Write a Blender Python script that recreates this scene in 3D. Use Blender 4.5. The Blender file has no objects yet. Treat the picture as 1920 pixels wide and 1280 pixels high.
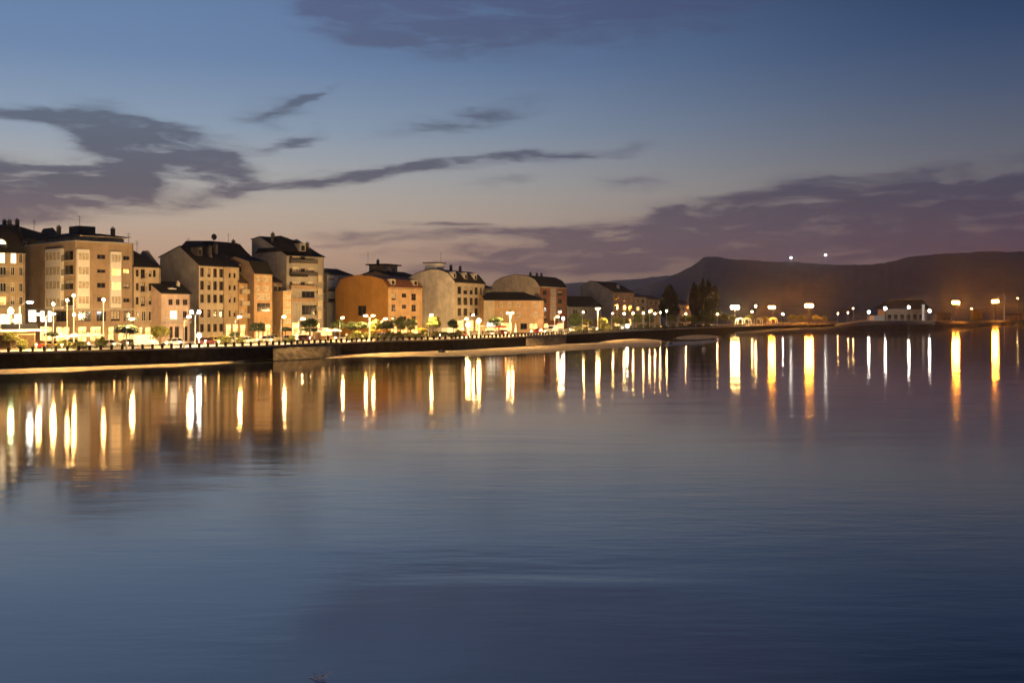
import bpy, math, random
from mathutils import Vector
random.seed(7)
R = math.radians
scene = bpy.context.scene
col = scene.collection

# ------------------------------------------------------------------ camera
CAM_H, FPX, U0, V0 = 9.35, 2000.0, 960.0, 585.0     # bridge height, focal length and horizon in photo pixels
cd = bpy.data.cameras.new('camera'); cam = bpy.data.objects.new('camera', cd); col.objects.link(cam)
cam.location = (0, 0, CAM_H); cam.rotation_euler = (R(90), 0, 0)
cd.sensor_width = 36; cd.lens = 36 * FPX / 1920; cd.shift_y = -(640 - V0) / 1920
cd.clip_start = 0.5; cd.clip_end = 60000
cd.dof.use_dof = True; cd.dof.focus_distance = 14.0; cd.dof.aperture_fstop = 4.5   # phone focused short: soft lamps
scene.camera = cam

# ------------------------------------------------------------------ render
scene.render.engine = 'CYCLES'
cy = scene.cycles
cy.use_denoising = True
try: cy.denoiser = 'OPENIMAGEDENOISE'
except Exception: pass
cy.max_bounces = 6; cy.diffuse_bounces = 2; cy.glossy_bounces = 3; cy.transmission_bounces = 2; cy.volume_bounces = 0
cy.caustics_reflective = False; cy.caustics_refractive = False
cy.sample_clamp_indirect = 6.0
cy.use_light_tree = True
vs = scene.view_settings
vs.view_transform = 'Standard'; vs.look = 'None'; vs.exposure = 0.0; vs.gamma = 1.0; vs.use_curve_mapping = False

# ------------------------------------------------------------------ sky
def s2l(c):
    return tuple((x / 255 / 12.92) if x / 255 <= 0.04045 else ((x / 255 + 0.055) / 1.055) ** 2.4 for x in c) + (1.0,)
def azel(u, v):
    s = (u - U0) / FPX; t = (V0 - v) / FPX
    return math.degrees(math.atan(s)), math.degrees(math.atan2(t, math.hypot(1, s)))

class NT:
    def __init__(s, tree): s.t = tree; s.n = tree.nodes; s.l = tree.links
    def new(s, typ, **kw):
        n = s.n.new(typ)
        for k, v in kw.items(): setattr(n, k, v)
        return n
    def put(s, sock, v):
        if hasattr(v, 'is_linked') or hasattr(v, 'links'): s.l.new(v, sock)
        else: sock.default_value = v
    def m(s, op, a, b=None, c=None, clamp=False):
        n = s.new('ShaderNodeMath', operation=op, use_clamp=clamp)
        s.put(n.inputs[0], a)
        if b is not None: s.put(n.inputs[1], b)
        if c is not None: s.put(n.inputs[2], c)
        return n.outputs[0]
    def vm(s, op, a, b=None):
        n = s.new('ShaderNodeVectorMath', operation=op); s.put(n.inputs[0], a)
        if b is not None: s.put(n.inputs[1], b)
        return n.outputs['Value'] if op in ('LENGTH', 'DOT_PRODUCT') else n.outputs['Vector']
    def noise(s, vec, scale, detail=3, rough=.5, color=False):
        n = s.new('ShaderNodeTexNoise'); s.put(n.inputs['Vector'], vec)
        n.inputs['Scale'].default_value = scale; n.inputs['Detail'].default_value = detail; n.inputs['Roughness'].default_value = rough
        return n.outputs['Color'] if color else n.outputs[0]
    def smooth(s, x, lo, hi, o0=0.0, o1=1.0):
        n = s.new('ShaderNodeMapRange', interpolation_type='SMOOTHSTEP'); s.put(n.inputs[0], x)
        n.inputs[1].default_value = lo; n.inputs[2].default_value = hi; n.inputs[3].default_value = o0; n.inputs[4].default_value = o1
        return n.outputs[0]
    def ramp(s, x, stops, lo, hi):
        f = s.m('DIVIDE', s.m('SUBTRACT', x, lo), hi - lo, clamp=True)
        n = s.new('ShaderNodeValToRGB'); s.put(n.inputs[0], f); r = n.color_ramp
        while len(r.elements) < len(stops): r.elements.new(.5)
        for e, (p, c) in zip(r.elements, stops):
            e.position = (p - lo) / (hi - lo); e.color = s2l(c)
        return n.outputs[0]
    def mix(s, f, a, b, mode='MIX'):
        n = s.new('ShaderNodeMix', data_type='RGBA', blend_type=mode)
        s.put(n.inputs[0], f); s.put(n.inputs[6], a); s.put(n.inputs[7], b)
        return n.outputs[2]

def build_world():
    w = bpy.data.worlds.new('World'); scene.world = w; w.use_nodes = True
    t = NT(w.node_tree); t.n.clear()
    out = t.new('ShaderNodeOutputWorld'); bg = t.new('ShaderNodeBackground'); t.l.new(bg.outputs[0], out.inputs[0])
    tc = t.new('ShaderNodeTexCoord'); sp = t.new('ShaderNodeSeparateXYZ'); t.l.new(tc.outputs['Generated'], sp.inputs[0])
    x, y, z = sp.outputs
    az = t.m('MULTIPLY', t.m('ARCTAN2', x, y), 180 / math.pi)
    hyp = t.m('SQRT', t.m('ADD', t.m('MULTIPLY', x, x), t.m('MULTIPLY', y, y)))
    el = t.m('MULTIPLY', t.m('ARCTAN2', z, hyp), 180 / math.pi)
    # clear twilight: brightest towards the set sun (left of the view), darkest away from it
    wv = t.m('MULTIPLY_ADD', t.m('COSINE', t.m('MULTIPLY', t.m('ADD', az, 50.0), math.pi / 180)), .5, .5)
    lr = t.smooth(wv, .60, .97)
    bright = t.ramp(el, [(-2, (218, 164, 124)), (3.2, (214, 176, 144)), (5.0, (198, 180, 160)), (7.0, (176, 176, 174)), (9.5, (142, 160, 180)), (13, (108, 134, 170)), (18, (94, 120, 158)), (30, (74, 96, 134)), (60, (40, 60, 96)), (90, (32, 48, 82))], -2, 90)
    dark = t.ramp(el, [(-2, (126, 92, 88)), (3, (124, 100, 102)), (6, (118, 112, 114)), (8, (98, 102, 114)), (11, (72, 86, 112)), (14, (50, 70, 104)), (18, (30, 47, 78)), (30, (20, 32, 58)), (60, (16, 27, 50)), (90, (14, 23, 44))], -2, 90)
    sky = t.mix(lr, dark, bright)
    # clouds: a few banks set by azimuth and elevation, edges broken up by stretched noise
    cv = t.new('ShaderNodeCombineXYZ'); t.put(cv.inputs[0], az); t.put(cv.inputs[1], el)
    v0 = cv.outputs[0]
    st = t.vm('MULTIPLY', v0, (0.055, 0.26, 1))
    n1 = t.noise(st, 2.2, 5, .6, True)
    warp = t.vm('MULTIPLY', t.vm('SUBTRACT', n1, (.5, .5, .5)), (6.5, 2.0, 0))
    v1 = t.vm('ADD', v0, warp)
    fine = t.noise(t.vm('MULTIPLY', v1, (.09, .5, 1)), 3.0, 5, .55)
    def blob(u, v, hu, hv, tilt=0.0, wgt=1.0, vec=v1):
        a, e = azel(u, v); k = 180 / math.pi / FPX
        mp = t.new('ShaderNodeMapping', vector_type='TEXTURE'); t.put(mp.inputs[0], vec)
        mp.inputs[1].default_value = (a, e, 0); mp.inputs[2].default_value = (0, 0, R(tilt)); mp.inputs[3].default_value = (hu * k, hv * k, 1)
        return t.m('MULTIPLY', t.smooth(t.vm('LENGTH', mp.outputs[0]), 0.0, 1.12, 1.0, 0.0), wgt)
    B = [(90, 222, 300, 24, -3, 1.1), (215, 250, 140, 54, -8, 1.5), (-40, 360, 420, 74, 4, 1.7), (60, 340, 240, 44, 0, .6), (230, 325, 260, 60, 8, 1.0), (300, 285, 230, 36, -14, 1.1), (400, 292, 150, 26, -20, .9), (370, 325, 130, 18, -20, .75), (-350, 330, 330, 110, 0, 1.2),
         (505, 210, 110, 44, 6, .7), (565, 190, 90, 14, 24, .7), (545, 262, 110, 16, 14, .8), (400, 262, 110, 16, -10, .5),
         (870, 222, 230, 32, 10, .8), (560, 345, 330, 22, 9, .95), (860, 308, 420, 19, 5, .95), (1080, 288, 180, 12, 4, .5),
         (940, 347, 100, 18, 2, .65), (1180, 345, 120, 26, 4, .6),
         (720, 30, 300, 80, -12, 1.0), (1120, 5, 560, 110, 4, 1.3), (1050, -150, 1050, 190, 0, .75), (640, 50, 150, 50, -22, .6), (1700, -260, 600, 90, 3, .6),
         (1700, 420, 680, 112, 3, 1.5), (1480, 375, 330, 50, 9, .9), (1180, 435, 400, 42, 7, 1.05), (1250, 480, 560, 50, 2, 1.1), (1230, 402, 150, 16, 6, .6),
         (2300, 380, 700, 130, 0, 1.3), (830, 418, 140, 10, -3, 1.0), (900, 442, 300, 16, 3, .9), (720, 436, 190, 14, 2, .7), (1000, 502, 380, 30, 3, .95), (760, 472, 220, 18, 3, .5),
         (650, 456, 150, 12, 2, .6)]
    d = None
    for b in B:
        o = blob(*b); d = o if d is None else t.m('ADD', d, o)
    tex = t.noise(t.vm('MULTIPLY', v1, (.16, .62, 1)), 2.0, 7, .68)
    d = t.m('MULTIPLY', t.m('MINIMUM', d, 1.25), t.smooth(fine, .25, .70, .34, 1.15))
    d = t.m('MULTIPLY', d, t.smooth(tex, .28, .66, .62, 1.15))
    alpha = t.m('MULTIPLY', t.smooth(d, .0, .98), .92)
    ccol_l = t.ramp(el, [(0, (128, 98, 98)), (4, (112, 92, 98)), (6.5, (82, 80, 94)), (10, (88, 98, 114)), (16, (84, 96, 130)), (30, (58, 72, 106)), (90, (30, 40, 70))], 0, 90)
    ccol_r = t.ramp(el, [(0, (108, 78, 88)), (3, (92, 72, 86)), (5.5, (74, 67, 84)), (8, (74, 74, 94)), (12, (66, 76, 106)), (16, (58, 68, 102)), (30, (34, 44, 76)), (90, (20, 28, 52))], 0, 90)
    cc = t.mix(t.smooth(wv, .62, .93), ccol_r, ccol_l)
    sky = t.mix(alpha, sky, cc)
    t.l.new(sky, bg.inputs[0]); bg.inputs[1].default_value = 1.08
build_world()

# ------------------------------------------------------------------ helpers
ANG = {}
def ray(u): return (u - U0) / FPX                         # X = ray * Y
def zpx(v, Y): return CAM_H - (v - V0) * Y / FPX          # height of a thing at depth Y seen at row v
def tag(o, label=None, cat=None, group=None, kind=None):
    if label: o['label'] = label
    if cat: o['category'] = cat
    if group: o['group'] = group
    if kind: o['kind'] = kind
    return o
def empty(name, loc=(0, 0, 0), rz=0.0):
    o = bpy.data.objects.new(name, None); col.objects.link(o); o.location = loc; o.rotation_euler = (0, 0, rz); o.empty_display_size = .3
    return o
class MB:
    def __init__(s): s.v = []; s.f = []; s.mi = []
    def face(s, pts, m=0):
        b = len(s.v); s.v += [tuple(p) for p in pts]; s.f.append(tuple(range(b, b + len(pts)))); s.mi.append(m); return s
    def box(s, x0, x1, y0, y1, z0, z1, m=0):
        b = len(s.v)
        s.v += [(x0, y0, z0), (x1, y0, z0), (x1, y1, z0), (x0, y1, z0), (x0, y0, z1), (x1, y0, z1), (x1, y1, z1), (x0, y1, z1)]
        for f in ((0, 3, 2, 1), (4, 5, 6, 7), (0, 1, 5, 4), (1, 2, 6, 5), (2, 3, 7, 6), (3, 0, 4, 7)):
            s.f.append(tuple(b + i for i in f)); s.mi.append(m)
        return s
    def loft(s, rings, m=0, cap=True):
        b = len(s.v); n = len(rings[0])
        for r in rings: s.v += [tuple(p) for p in r]
        for i in range(len(rings) - 1):
            for j in range(n):
                k = (j + 1) % n
                s.f.append((b + i * n + j, b + i * n + k, b + (i + 1) * n + k, b + (i + 1) * n + j)); s.mi.append(m)
        if cap:
            s.f.append(tuple(b + j for j in reversed(range(n)))); s.mi.append(m)
            s.f.append(tuple(b + (len(rings) - 1) * n + j for j in range(n))); s.mi.append(m)
        return s
    def tube(s, p, q, r0, r1=None, n=8, m=0):
        r1 = r0 if r1 is None else r1
        p, q = Vector(p), Vector(q); d = (q - p).normalized()
        a = d.cross(Vector((0, 0, 1)) if abs(d.z) < .9 else Vector((1, 0, 0))).normalized(); c = d.cross(a)
        ring = lambda o, r: [o + a * (r * math.cos(2 * math.pi * i / n)) + c * (r * math.sin(2 * math.pi * i / n)) for i in range(n)]
        return s.loft([ring(p, r0), ring(q, r1)], m)
    def lathe(s, prof, c=(0, 0, 0), n=12, m=0):
        return s.loft([[(c[0] + r * math.cos(2 * math.pi * i / n), c[1] + r * math.sin(2 * math.pi * i / n), c[2] + z) for i in range(n)] for r, z in prof], m)
    def ball(s, c, rx, ry, rz, n=12, k=7, m=0):
        return s.loft([[(c[0] + rx * math.sin(t) * math.cos(2 * math.pi * i / n), c[1] + ry * math.sin(t) * math.sin(2 * math.pi * i / n), c[2] - rz * math.cos(t)) for i in range(n)]
                       for t in [math.pi * max(.02, min(.98, j / (k - 1))) for j in range(k)]], m)
    def mesh(s, name, mats, smooth=False):
        me = bpy.data.meshes.new(name); me.from_pydata(s.v, [], s.f)
        for m in (mats if isinstance(mats, (list, tuple)) else [mats]): me.materials.append(m)
        me.polygons.foreach_set('material_index', s.mi)
        if smooth: me.polygons.foreach_set('use_smooth', [True] * len(s.f))
        me.update(); return me
    def build(s, name, mats, parent=None, loc=None, smooth=False):
        o = bpy.data.objects.new(name, s.mesh(name, mats, smooth)); col.objects.link(o)
        if parent: o.parent = parent
        if loc: o.location = loc
        return o
def copy_tree(o, parent=None):
    c = o.copy(); col.objects.link(c)
    if parent: c.parent = parent
    for ch in [x for x in bpy.data.objects if x.parent == o]: copy_tree(ch, c)
    return c

# ------------------------------------------------------------------ materials
M = {}
def mat(name, rgb, rough=.8, var=.18, scale=.6, metal=0.0, bump=0.0, spec=.5, rgb2=None):
    m = bpy.data.materials.new(name); m.use_nodes = True; t = NT(m.node_tree)
    b = t.n['Principled BSDF']; b.inputs['Roughness'].default_value = rough; b.inputs['Metallic'].default_value = metal
    b.inputs['Specular IOR Level'].default_value = spec
    c = tuple(rgb) + (1,)
    if var > 0 or rgb2:
        tc = t.new('ShaderNodeTexCoord')
        n = t.noise(tc.outputs['Object'], scale, 6, .65)
        f = t.smooth(n, .32, .68)
        lo = tuple(x * (1 - var) for x in rgb) + (1,) if not rgb2 else tuple(rgb2) + (1,)
        hi = tuple(min(1, x * (1 + var)) for x in rgb) + (1,)
        mx = t.mix(f, lo, hi); t.l.new(mx, b.inputs['Base Color'])
        if bump:
            bp = t.new('ShaderNodeBump'); bp.inputs['Strength'].default_value = bump; bp.inputs['Distance'].default_value = .05
            t.l.new(t.noise(tc.outputs['Object'], scale * 6, 4, .6), bp.inputs['Height']); t.l.new(bp.outputs[0], b.inputs['Normal'])
    else: b.inputs['Base Color'].default_value = c
    M[name] = m; return m
def wallmat(name, rgb, var=.24, streak=.5, brick=False):
    """plaster or brick with rain streaks and patches of dirt"""
    m = bpy.data.materials.new(name); m.use_nodes = True; t = NT(m.node_tree)
    b = t.n['Principled BSDF']; b.inputs['Roughness'].default_value = .9; b.inputs['Specular IOR Level'].default_value = .2
    tc = t.new('ShaderNodeTexCoord'); o = tc.outputs['Object']
    patch = t.smooth(t.noise(o, .35, 6, .6), .3, .72)
    c = t.mix(patch, tuple(x * (1 - var) for x in rgb) + (1,), tuple(min(1, x * (1 + var * .6)) for x in rgb) + (1,))
    drip = t.smooth(t.noise(t.vm('MULTIPLY', o, (2.2, 2.2, .16)), 1.0, 5, .6), .46, .74)
    c = t.mix(t.m('MULTIPLY', drip, streak), c, tuple(x * .45 for x in rgb) + (1,))
    if brick:
        rows = t.new('ShaderNodeTexWave', wave_type='BANDS', bands_direction='Z'); t.put(rows.inputs['Vector'], o); rows.inputs['Scale'].default_value = 2.2
        c = t.mix(t.m('MULTIPLY', rows.outputs['Fac'], .16), c, tuple(x * .6 for x in rgb) + (1,))
    t.l.new(c, b.inputs['Base Color'])
    M[name] = m; return m
def emit(name, rgb, strength, var=0.0):
    m = bpy.data.materials.new(name); m.use_nodes = True; t = NT(m.node_tree); t.n.clear()
    out = t.new('ShaderNodeOutputMaterial'); e = t.new('ShaderNodeEmission'); t.l.new(e.outputs[0], out.inputs[0])
    e.inputs[0].default_value = tuple(rgb) + (1,); e.inputs[1].default_value = strength
    if var:
        tc = t.new('ShaderNodeTexCoord'); n = t.noise(tc.outputs['Object'], .9, 3, .6)
        t.l.new(t.m('MULTIPLY', t.smooth(n, .3, .7, 1 - var, 1 + var), strength), e.inputs[1])
    M[name] = m; return m

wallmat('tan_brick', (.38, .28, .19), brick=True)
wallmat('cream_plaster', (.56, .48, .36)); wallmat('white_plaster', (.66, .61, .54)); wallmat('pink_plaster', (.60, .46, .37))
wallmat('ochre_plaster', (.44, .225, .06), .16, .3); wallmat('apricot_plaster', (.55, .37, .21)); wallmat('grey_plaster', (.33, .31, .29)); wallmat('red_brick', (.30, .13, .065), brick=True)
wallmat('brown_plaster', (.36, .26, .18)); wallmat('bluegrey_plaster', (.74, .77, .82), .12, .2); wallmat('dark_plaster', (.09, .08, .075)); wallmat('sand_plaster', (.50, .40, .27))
mat('slate', (.022, .020, .021), .9, .3, 1.5, bump=.4, spec=.15); mat('red_tile', (.16, .055, .03), .8, .3, 1.2, bump=.4); mat('brown_tile', (.085, .055, .04), .8, .3, 1.2, bump=.4)
mat('white_frame', (.74, .72, .68), .5, .06); mat('dark_frame', (.06, .05, .045), .5, .1); mat('brown_frame', (.16, .085, .045), .5, .1)
mat('glass', (.012, .013, .016), .08, 0, spec=.6); mat('curtain', (.46, .40, .31), .8, .3, 2.0); mat('warm_glass', (.05, .035, .02), .15, .3, 1.5)
mat('iron', (.03, .03, .03), .5, .1, metal=.3); mat('galvanised', (.55, .55, .54), .45, .08, metal=.2); mat('pole_paint', (.66, .66, .62), .45, .08)
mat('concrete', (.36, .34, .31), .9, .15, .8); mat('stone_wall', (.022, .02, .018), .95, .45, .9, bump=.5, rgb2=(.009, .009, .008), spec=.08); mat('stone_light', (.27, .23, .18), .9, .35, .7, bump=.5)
mat('stone_brown', (.15, .115, .08), .95, .45, .8, bump=.6, rgb2=(.05, .04, .03)); mat('paving', (.60, .55, .48), .85, .12, .4); mat('asphalt', (.06, .06, .062), .9, .2, .5); mat('earth', (.07, .065, .05), .95, .3, .05); mat('kerbstone', (.42, .40, .37), .9, .1)
mat('road_paint', (.75, .75, .72), .7, .1)
mat('sand', (.55, .43, .28), .95, .18, .55, rgb2=(.26, .20, .13), bump=.6); mat('wet_mud', (.05, .04, .03), .45, .3, .4); mat('rock', (.045, .04, .037), .9, .4, .5, bump=.7)
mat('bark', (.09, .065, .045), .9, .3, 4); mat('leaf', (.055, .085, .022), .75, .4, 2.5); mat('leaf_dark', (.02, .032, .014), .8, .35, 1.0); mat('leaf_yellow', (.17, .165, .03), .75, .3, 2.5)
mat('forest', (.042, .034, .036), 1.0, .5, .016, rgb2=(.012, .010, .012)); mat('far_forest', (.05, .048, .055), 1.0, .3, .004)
mat('tyre', (.02, .02, .02), .85, 0); mat('rim', (.45, .45, .45), .35, 0, metal=.6); mat('lamp_glass', (.7, .7, .68), .2, 0); mat('tail_red', (.35, .015, .01), .3, 0)
mat('canvas_white', (.78, .75, .68), .85, .06); mat('canvas_yellow', (.70, .50, .08), .85, .08); mat('canvas_red', (.45, .06, .03), .85, .1); mat('timber', (.24, .13, .06), .8, .25, 3)
mat('cloth_dark', (.02, .02, .025), .9, .1); mat('cloth_blue', (.05, .07, .13), .9, .1); mat('skin', (.45, .28, .2), .6, 0); mat('hair', (.03, .02, .015), .7, 0); mat('cloth_light', (.55, .5, .45), .9, .1)
PAINTS = [mat('paint_' + n, c, .3, 0, metal=.1) for n, c in (('white', (.74, .73, .7)), ('silver', (.5, .5, .5)), ('red', (.33, .03, .02)), ('maroon', (.12, .02, .018)), ('dark', (.03, .03, .035)), ('yellow', (.65, .45, .05)), ('blue', (.04, .07, .16)), ('beige', (.45, .38, .26)))]
WARM = (1.0, .58, .20); SOD = (1.0, .34, .03); WHITE = (1.0, .96, .88)
KL = 1.0
emit('bulb_warm', WARM, 420 * KL); emit('bulb_reflector', WARM, 5000 * KL); emit('bulb_lens', WARM, 5500 * KL); emit('bulb_low', (1.0, .56, .17), 60); emit('bulb_low_bright', (1.0, .64, .24), 130); emit('bulb_white', WHITE, 130 * KL); emit('bulb_sodium', SOD, 1300 * KL); emit('bulb_green', (.75, 1, .5), 60 * KL); emit('bulb_beacon', WHITE, 150); emit('sodium_lens', (1.0, .32, .025), 3600)
emit('bulb_hot', (1.0, .60, .20), 420 * KL)
emit('lit_window', (1.0, .52, .15), 2.6, .5); emit('lit_window_white', (1.0, .76, .45), 3.5, .4); emit('lit_shop', (1.0, .55, .17), 2.8, .7); emit('lit_shop_white', (1, .86, .62), 2.4, .4); emit('lit_sign', (1, .90, .72), 2.0, .4)
emit('headlight_on', (1, .95, .8), 60)

# ------------------------------------------------------------------ shoreline geometry
GZ = 2.9
def at_row(u, v, z):                                   # the point at height z seen at pixel (u, v), v below the horizon
    Y = (CAM_H - z) * FPX / (v - V0); return (ray(u) * Y, Y)
QPX = [(0, 661), (250, 655), (500, 648), (700, 639.5), (850, 635.8), (985, 630.5), (1050, 627.5), (1150, 621.5), (1250, 617), (1320, 614), (1400, 611), (1500, 608.8), (1570, 607)]
QUAY = [at_row(u, v, GZ) for u, v in QPX]
q0 = Vector(QUAY[1]) - Vector(QUAY[0]); q0.normalize()
QUAY = [tuple(Vector(QUAY[0]) - q0 * 130)] + QUAY
def offset(poly, s):                                   # shift a polyline to its left (inland) by s
    out = []
    for i, p in enumerate(poly):
        p = Vector(p); ns = []
        for a, b in ((i - 1, i), (i, i + 1)):
            if a >= 0 and b < len(poly):
                d = (Vector(poly[b]) - Vector(poly[a])).normalized(); ns.append(Vector((-d.y, d.x)))
        n = sum(ns, Vector((0, 0))).normalized(); k = n.dot(ns[0])
        out.append(tuple(p + n * (s / max(k, .5))))
    return out
def on_line(u, s):                                     # where the viewing column u meets the quay line shifted inland by s: point, direction
    P = offset(QUAY, s); r = ray(u)
    for i in range(len(P) - 1):
        a, b = Vector(P[i]), Vector(P[i + 1]); d = b - a
        den = d.x - r * d.y
        if abs(den) < 1e-9: continue
        k = (r * a.y - a.x) / den
        if (-1e-6 <= k <= 1 + 1e-6) or (i == len(P) - 2 and k > 1) or (i == 0 and k < 0):
            p = a + d * k
            if p.y > 1: return p, d.normalized()
    raise ValueError((u, s))
def strip(name, s0, s1, z0, z1, m, kind='structure', top_only=False, parent=None, poly=None):
    A, B = offset(poly or QUAY, s0), offset(poly or QUAY, s1); mb = MB()
    for i in range(len(A) - 1):
        a, b, c, d = A[i], A[i + 1], B[i + 1], B[i]
        mb.face([(*a, z1), (*b, z1), (*c, z1), (*d, z1)])
        if not top_only:
            mb.face([(*a, z0), (*b, z0), (*b, z1), (*a, z1)]); mb.face([(*d, z1), (*c, z1), (*c, z0), (*d, z0)])
    o = mb.build(name, m, parent)
    if kind and not parent: tag(o, kind=kind)
    return o

# ------------------------------------------------------------------ water
def build_water():
    mb = MB(); mb.face([(-20000, -3000, 0), (20000, -3000, 0), (20000, 30000, 0), (-20000, 30000, 0)])
    m = bpy.data.materials.new('water'); m.use_nodes = True; t = NT(m.node_tree); t.n.clear()
    tc = t.new('ShaderNodeTexCoord'); o = tc.outputs['Object']
    w1 = t.noise(t.vm('MULTIPLY', o, (.035, .11, 1)), 1.0, 2, .45)               # slow swell
    w2 = t.noise(t.vm('MULTIPLY', o, (.20, .62, 1)), 1.0, 3, .55)                # ripples with crests across the view
    calm = t.smooth(t.noise(t.vm('MULTIPLY', o, (.010, .030, 1)), 1.0, 3, .55), .40, .64, .45, 1.9)
    w3 = t.noise(t.vm('MULTIPLY', o, (.55, 1.9, 1)), 1.0, 2, .5)                 # fine cat's-paws
    mp = t.new('ShaderNodeMapping', vector_type='TEXTURE'); t.put(mp.inputs[0], o); mp.inputs[1].default_value = (1.8, 36.6, 0); mp.inputs[3].default_value = (7.5, 2.3, 1)
    wake = t.m('MULTIPLY', t.smooth(t.vm('LENGTH', mp.outputs[0]), .1, 1.0, 1.0, 0.0), t.noise(t.vm('MULTIPLY', o, (.07, .62, 1)), 1.0, 1, .4))   # a passing wavelet
    h0 = t.m('MULTIPLY', wake, .034)
    h = t.m('ADD', t.m('ADD', h0, t.m('MULTIPLY', w1, .042)), t.m('MULTIPLY', t.m('ADD', t.m('MULTIPLY', w2, .0105), t.m('MULTIPLY', w3, .0042)), calm))
    bp = t.new('ShaderNodeBump'); bp.inputs['Strength'].default_value = 1.0; bp.inputs['Distance'].default_value = 1.0
    t.l.new(h, bp.inputs['Height']); nrm = bp.outputs[0]
    out = t.new('ShaderNodeOutputMaterial'); fr = t.new('ShaderNodeFresnel'); fr.inputs[0].default_value = 1.55; t.l.new(nrm, fr.inputs['Normal'])
    df = t.new('ShaderNodeBsdfDiffuse'); df.inputs[0].default_value = (.034, .040, .048, 1)
    gl = t.new('ShaderNodeBsdfAnisotropic', distribution='BECKMANN'); gl.inputs['Color'].default_value = (1, .93, .86, 1); gl.inputs['Roughness'].default_value = .098; t.l.new(nrm, gl.inputs['Normal'])
    g2 = t.new('ShaderNodeBsdfAnisotropic', distribution='GGX'); g2.inputs['Color'].default_value = (1, .93, .86, 1); g2.inputs['Roughness'].default_value = .11; t.l.new(nrm, g2.inputs['Normal'])
    gm = t.new('ShaderNodeMixShader'); gm.inputs[0].default_value = .13; t.l.new(gl.outputs[0], gm.inputs[1]); t.l.new(g2.outputs[0], gm.inputs[2])
    mx = t.new('ShaderNodeMixShader'); t.l.new(t.m('MULTIPLY_ADD', fr.outputs[0], .70, .30), mx.inputs[0]); t.l.new(df.outputs[0], mx.inputs[1]); t.l.new(gm.outputs[0], mx.inputs[2]); t.l.new(mx.outputs[0], out.inputs[0])
    M['water'] = m
    tag(mb.build('water', m), kind='structure')
build_water()

# ------------------------------------------------------------------ land, quay, promenade, road
def build_land():
    far = [(700, 1150), (2500, 1500), (20000, 2600), (20000, 25000), (-20000, 25000), (-20000, -400)]
    mound = [at_row(1600, 600, GZ + .0)]
    pts = list(QUAY) + [(188, 650), (300, 770), (430, 880)] + far
    mb = MB(); mb.face([(x, y, GZ) for x, y in pts]); tag(mb.build('ground', M['earth']), kind='structure')
    # quay wall with a battered face and a coping
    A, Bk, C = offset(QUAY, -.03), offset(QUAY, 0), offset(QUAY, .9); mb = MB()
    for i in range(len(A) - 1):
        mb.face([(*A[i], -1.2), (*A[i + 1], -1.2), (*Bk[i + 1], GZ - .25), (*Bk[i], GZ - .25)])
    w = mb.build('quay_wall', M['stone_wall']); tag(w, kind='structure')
    mb = MB(); E = offset(QUAY, -.12)
    for i in range(len(A) - 1):
        mb.face([(*E[i], GZ - .25), (*E[i + 1], GZ - .25), (*E[i + 1], GZ + .10), (*E[i], GZ + .10)])
        mb.face([(*E[i], GZ + .10), (*E[i + 1], GZ + .10), (*C[i + 1], GZ + .10), (*C[i], GZ + .10)])
        mb.face([(*C[i], GZ + .10), (*C[i + 1], GZ + .10), (*C[i + 1], GZ), (*C[i], GZ)])
        mb.face([(*E[i], GZ - .25), (*E[i + 1], GZ - .25), (*Bk[i + 1], GZ - .25), (*Bk[i], GZ - .25)])
    mb.build('coping', M['stone_light'], w)
    strip('promenade', .9, 11, GZ, GZ + .085, M['paving'])
    strip('kerb', 11, 11.3, GZ, GZ + .13, M['kerbstone'])
    strip('road', 11.3, 24, GZ, GZ + .004, M['asphalt'], top_only=True)
    strip('road_marking', 16.2, 16.35, GZ, GZ + .008, M['road_paint'], top_only=True)
    strip('pavement', 24.3, 33.6, GZ, GZ + .12, M['paving'])
    strip('kerb', 24, 24.3, GZ, GZ + .13, M['kerbstone'])
build_land()

def build_balustrade():
    root = empty('quay_balustrade', (*on_line(250, .3)[0], GZ + .1))
    tag(root, 'long low balustrade of dark square posts along the quay edge', 'balustrade')
    inv = root.matrix_world
    base = Vector(root.location)
    mb = MB(); w = .17
    mb.box(-w, w, -w, w, 0, .62); mb.box(-w - .05, w + .05, -w - .05, w + .05, .62, .70)
    mb.loft([[(-.18, -.18, .70), (.18, -.18, .70), (.18, .18, .70), (-.18, .18, .70)], [(-.04, -.04, .78), (.04, -.04, .78), (.04, .04, .78), (-.04, .04, .78)]])
    me = mb.mesh('post', M['stone_wall'])
    P = offset(QUAY, .3); n = 0; pos = []
    acc = 0.0
    for i in range(len(P) - 1):
        a, b = Vector(P[i]), Vector(P[i + 1]); L = (b - a).length; d = (b - a).normalized()
        while acc < L:
            p = a + d * acc
            if p.y > 0 and -1 < (p.x / p.y * FPX + U0) < 1575: pos.append((p, math.atan2(d.y, d.x)))
            acc += 1.85
        acc -= L
    for k, (p, a) in enumerate(pos):
        if k >= 295: break
        o = bpy.data.objects.new('post', me); col.objects.link(o); o.parent = root
        o.location = (p.x - base.x, p.y - base.y, 0); o.rotation_euler = (0, 0, a)
    for z, r in ((.50, .035), (.24, .03)):
        mb = MB()
        for (p, _), (q, _) in zip(pos[:-1], pos[1:]):
            mb.tube((p.x - base.x, p.y - base.y, z), (q.x - base.x, q.y - base.y, z), r, n=5)
        mb.build('rail', M['iron'], root)
build_balustrade()

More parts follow.
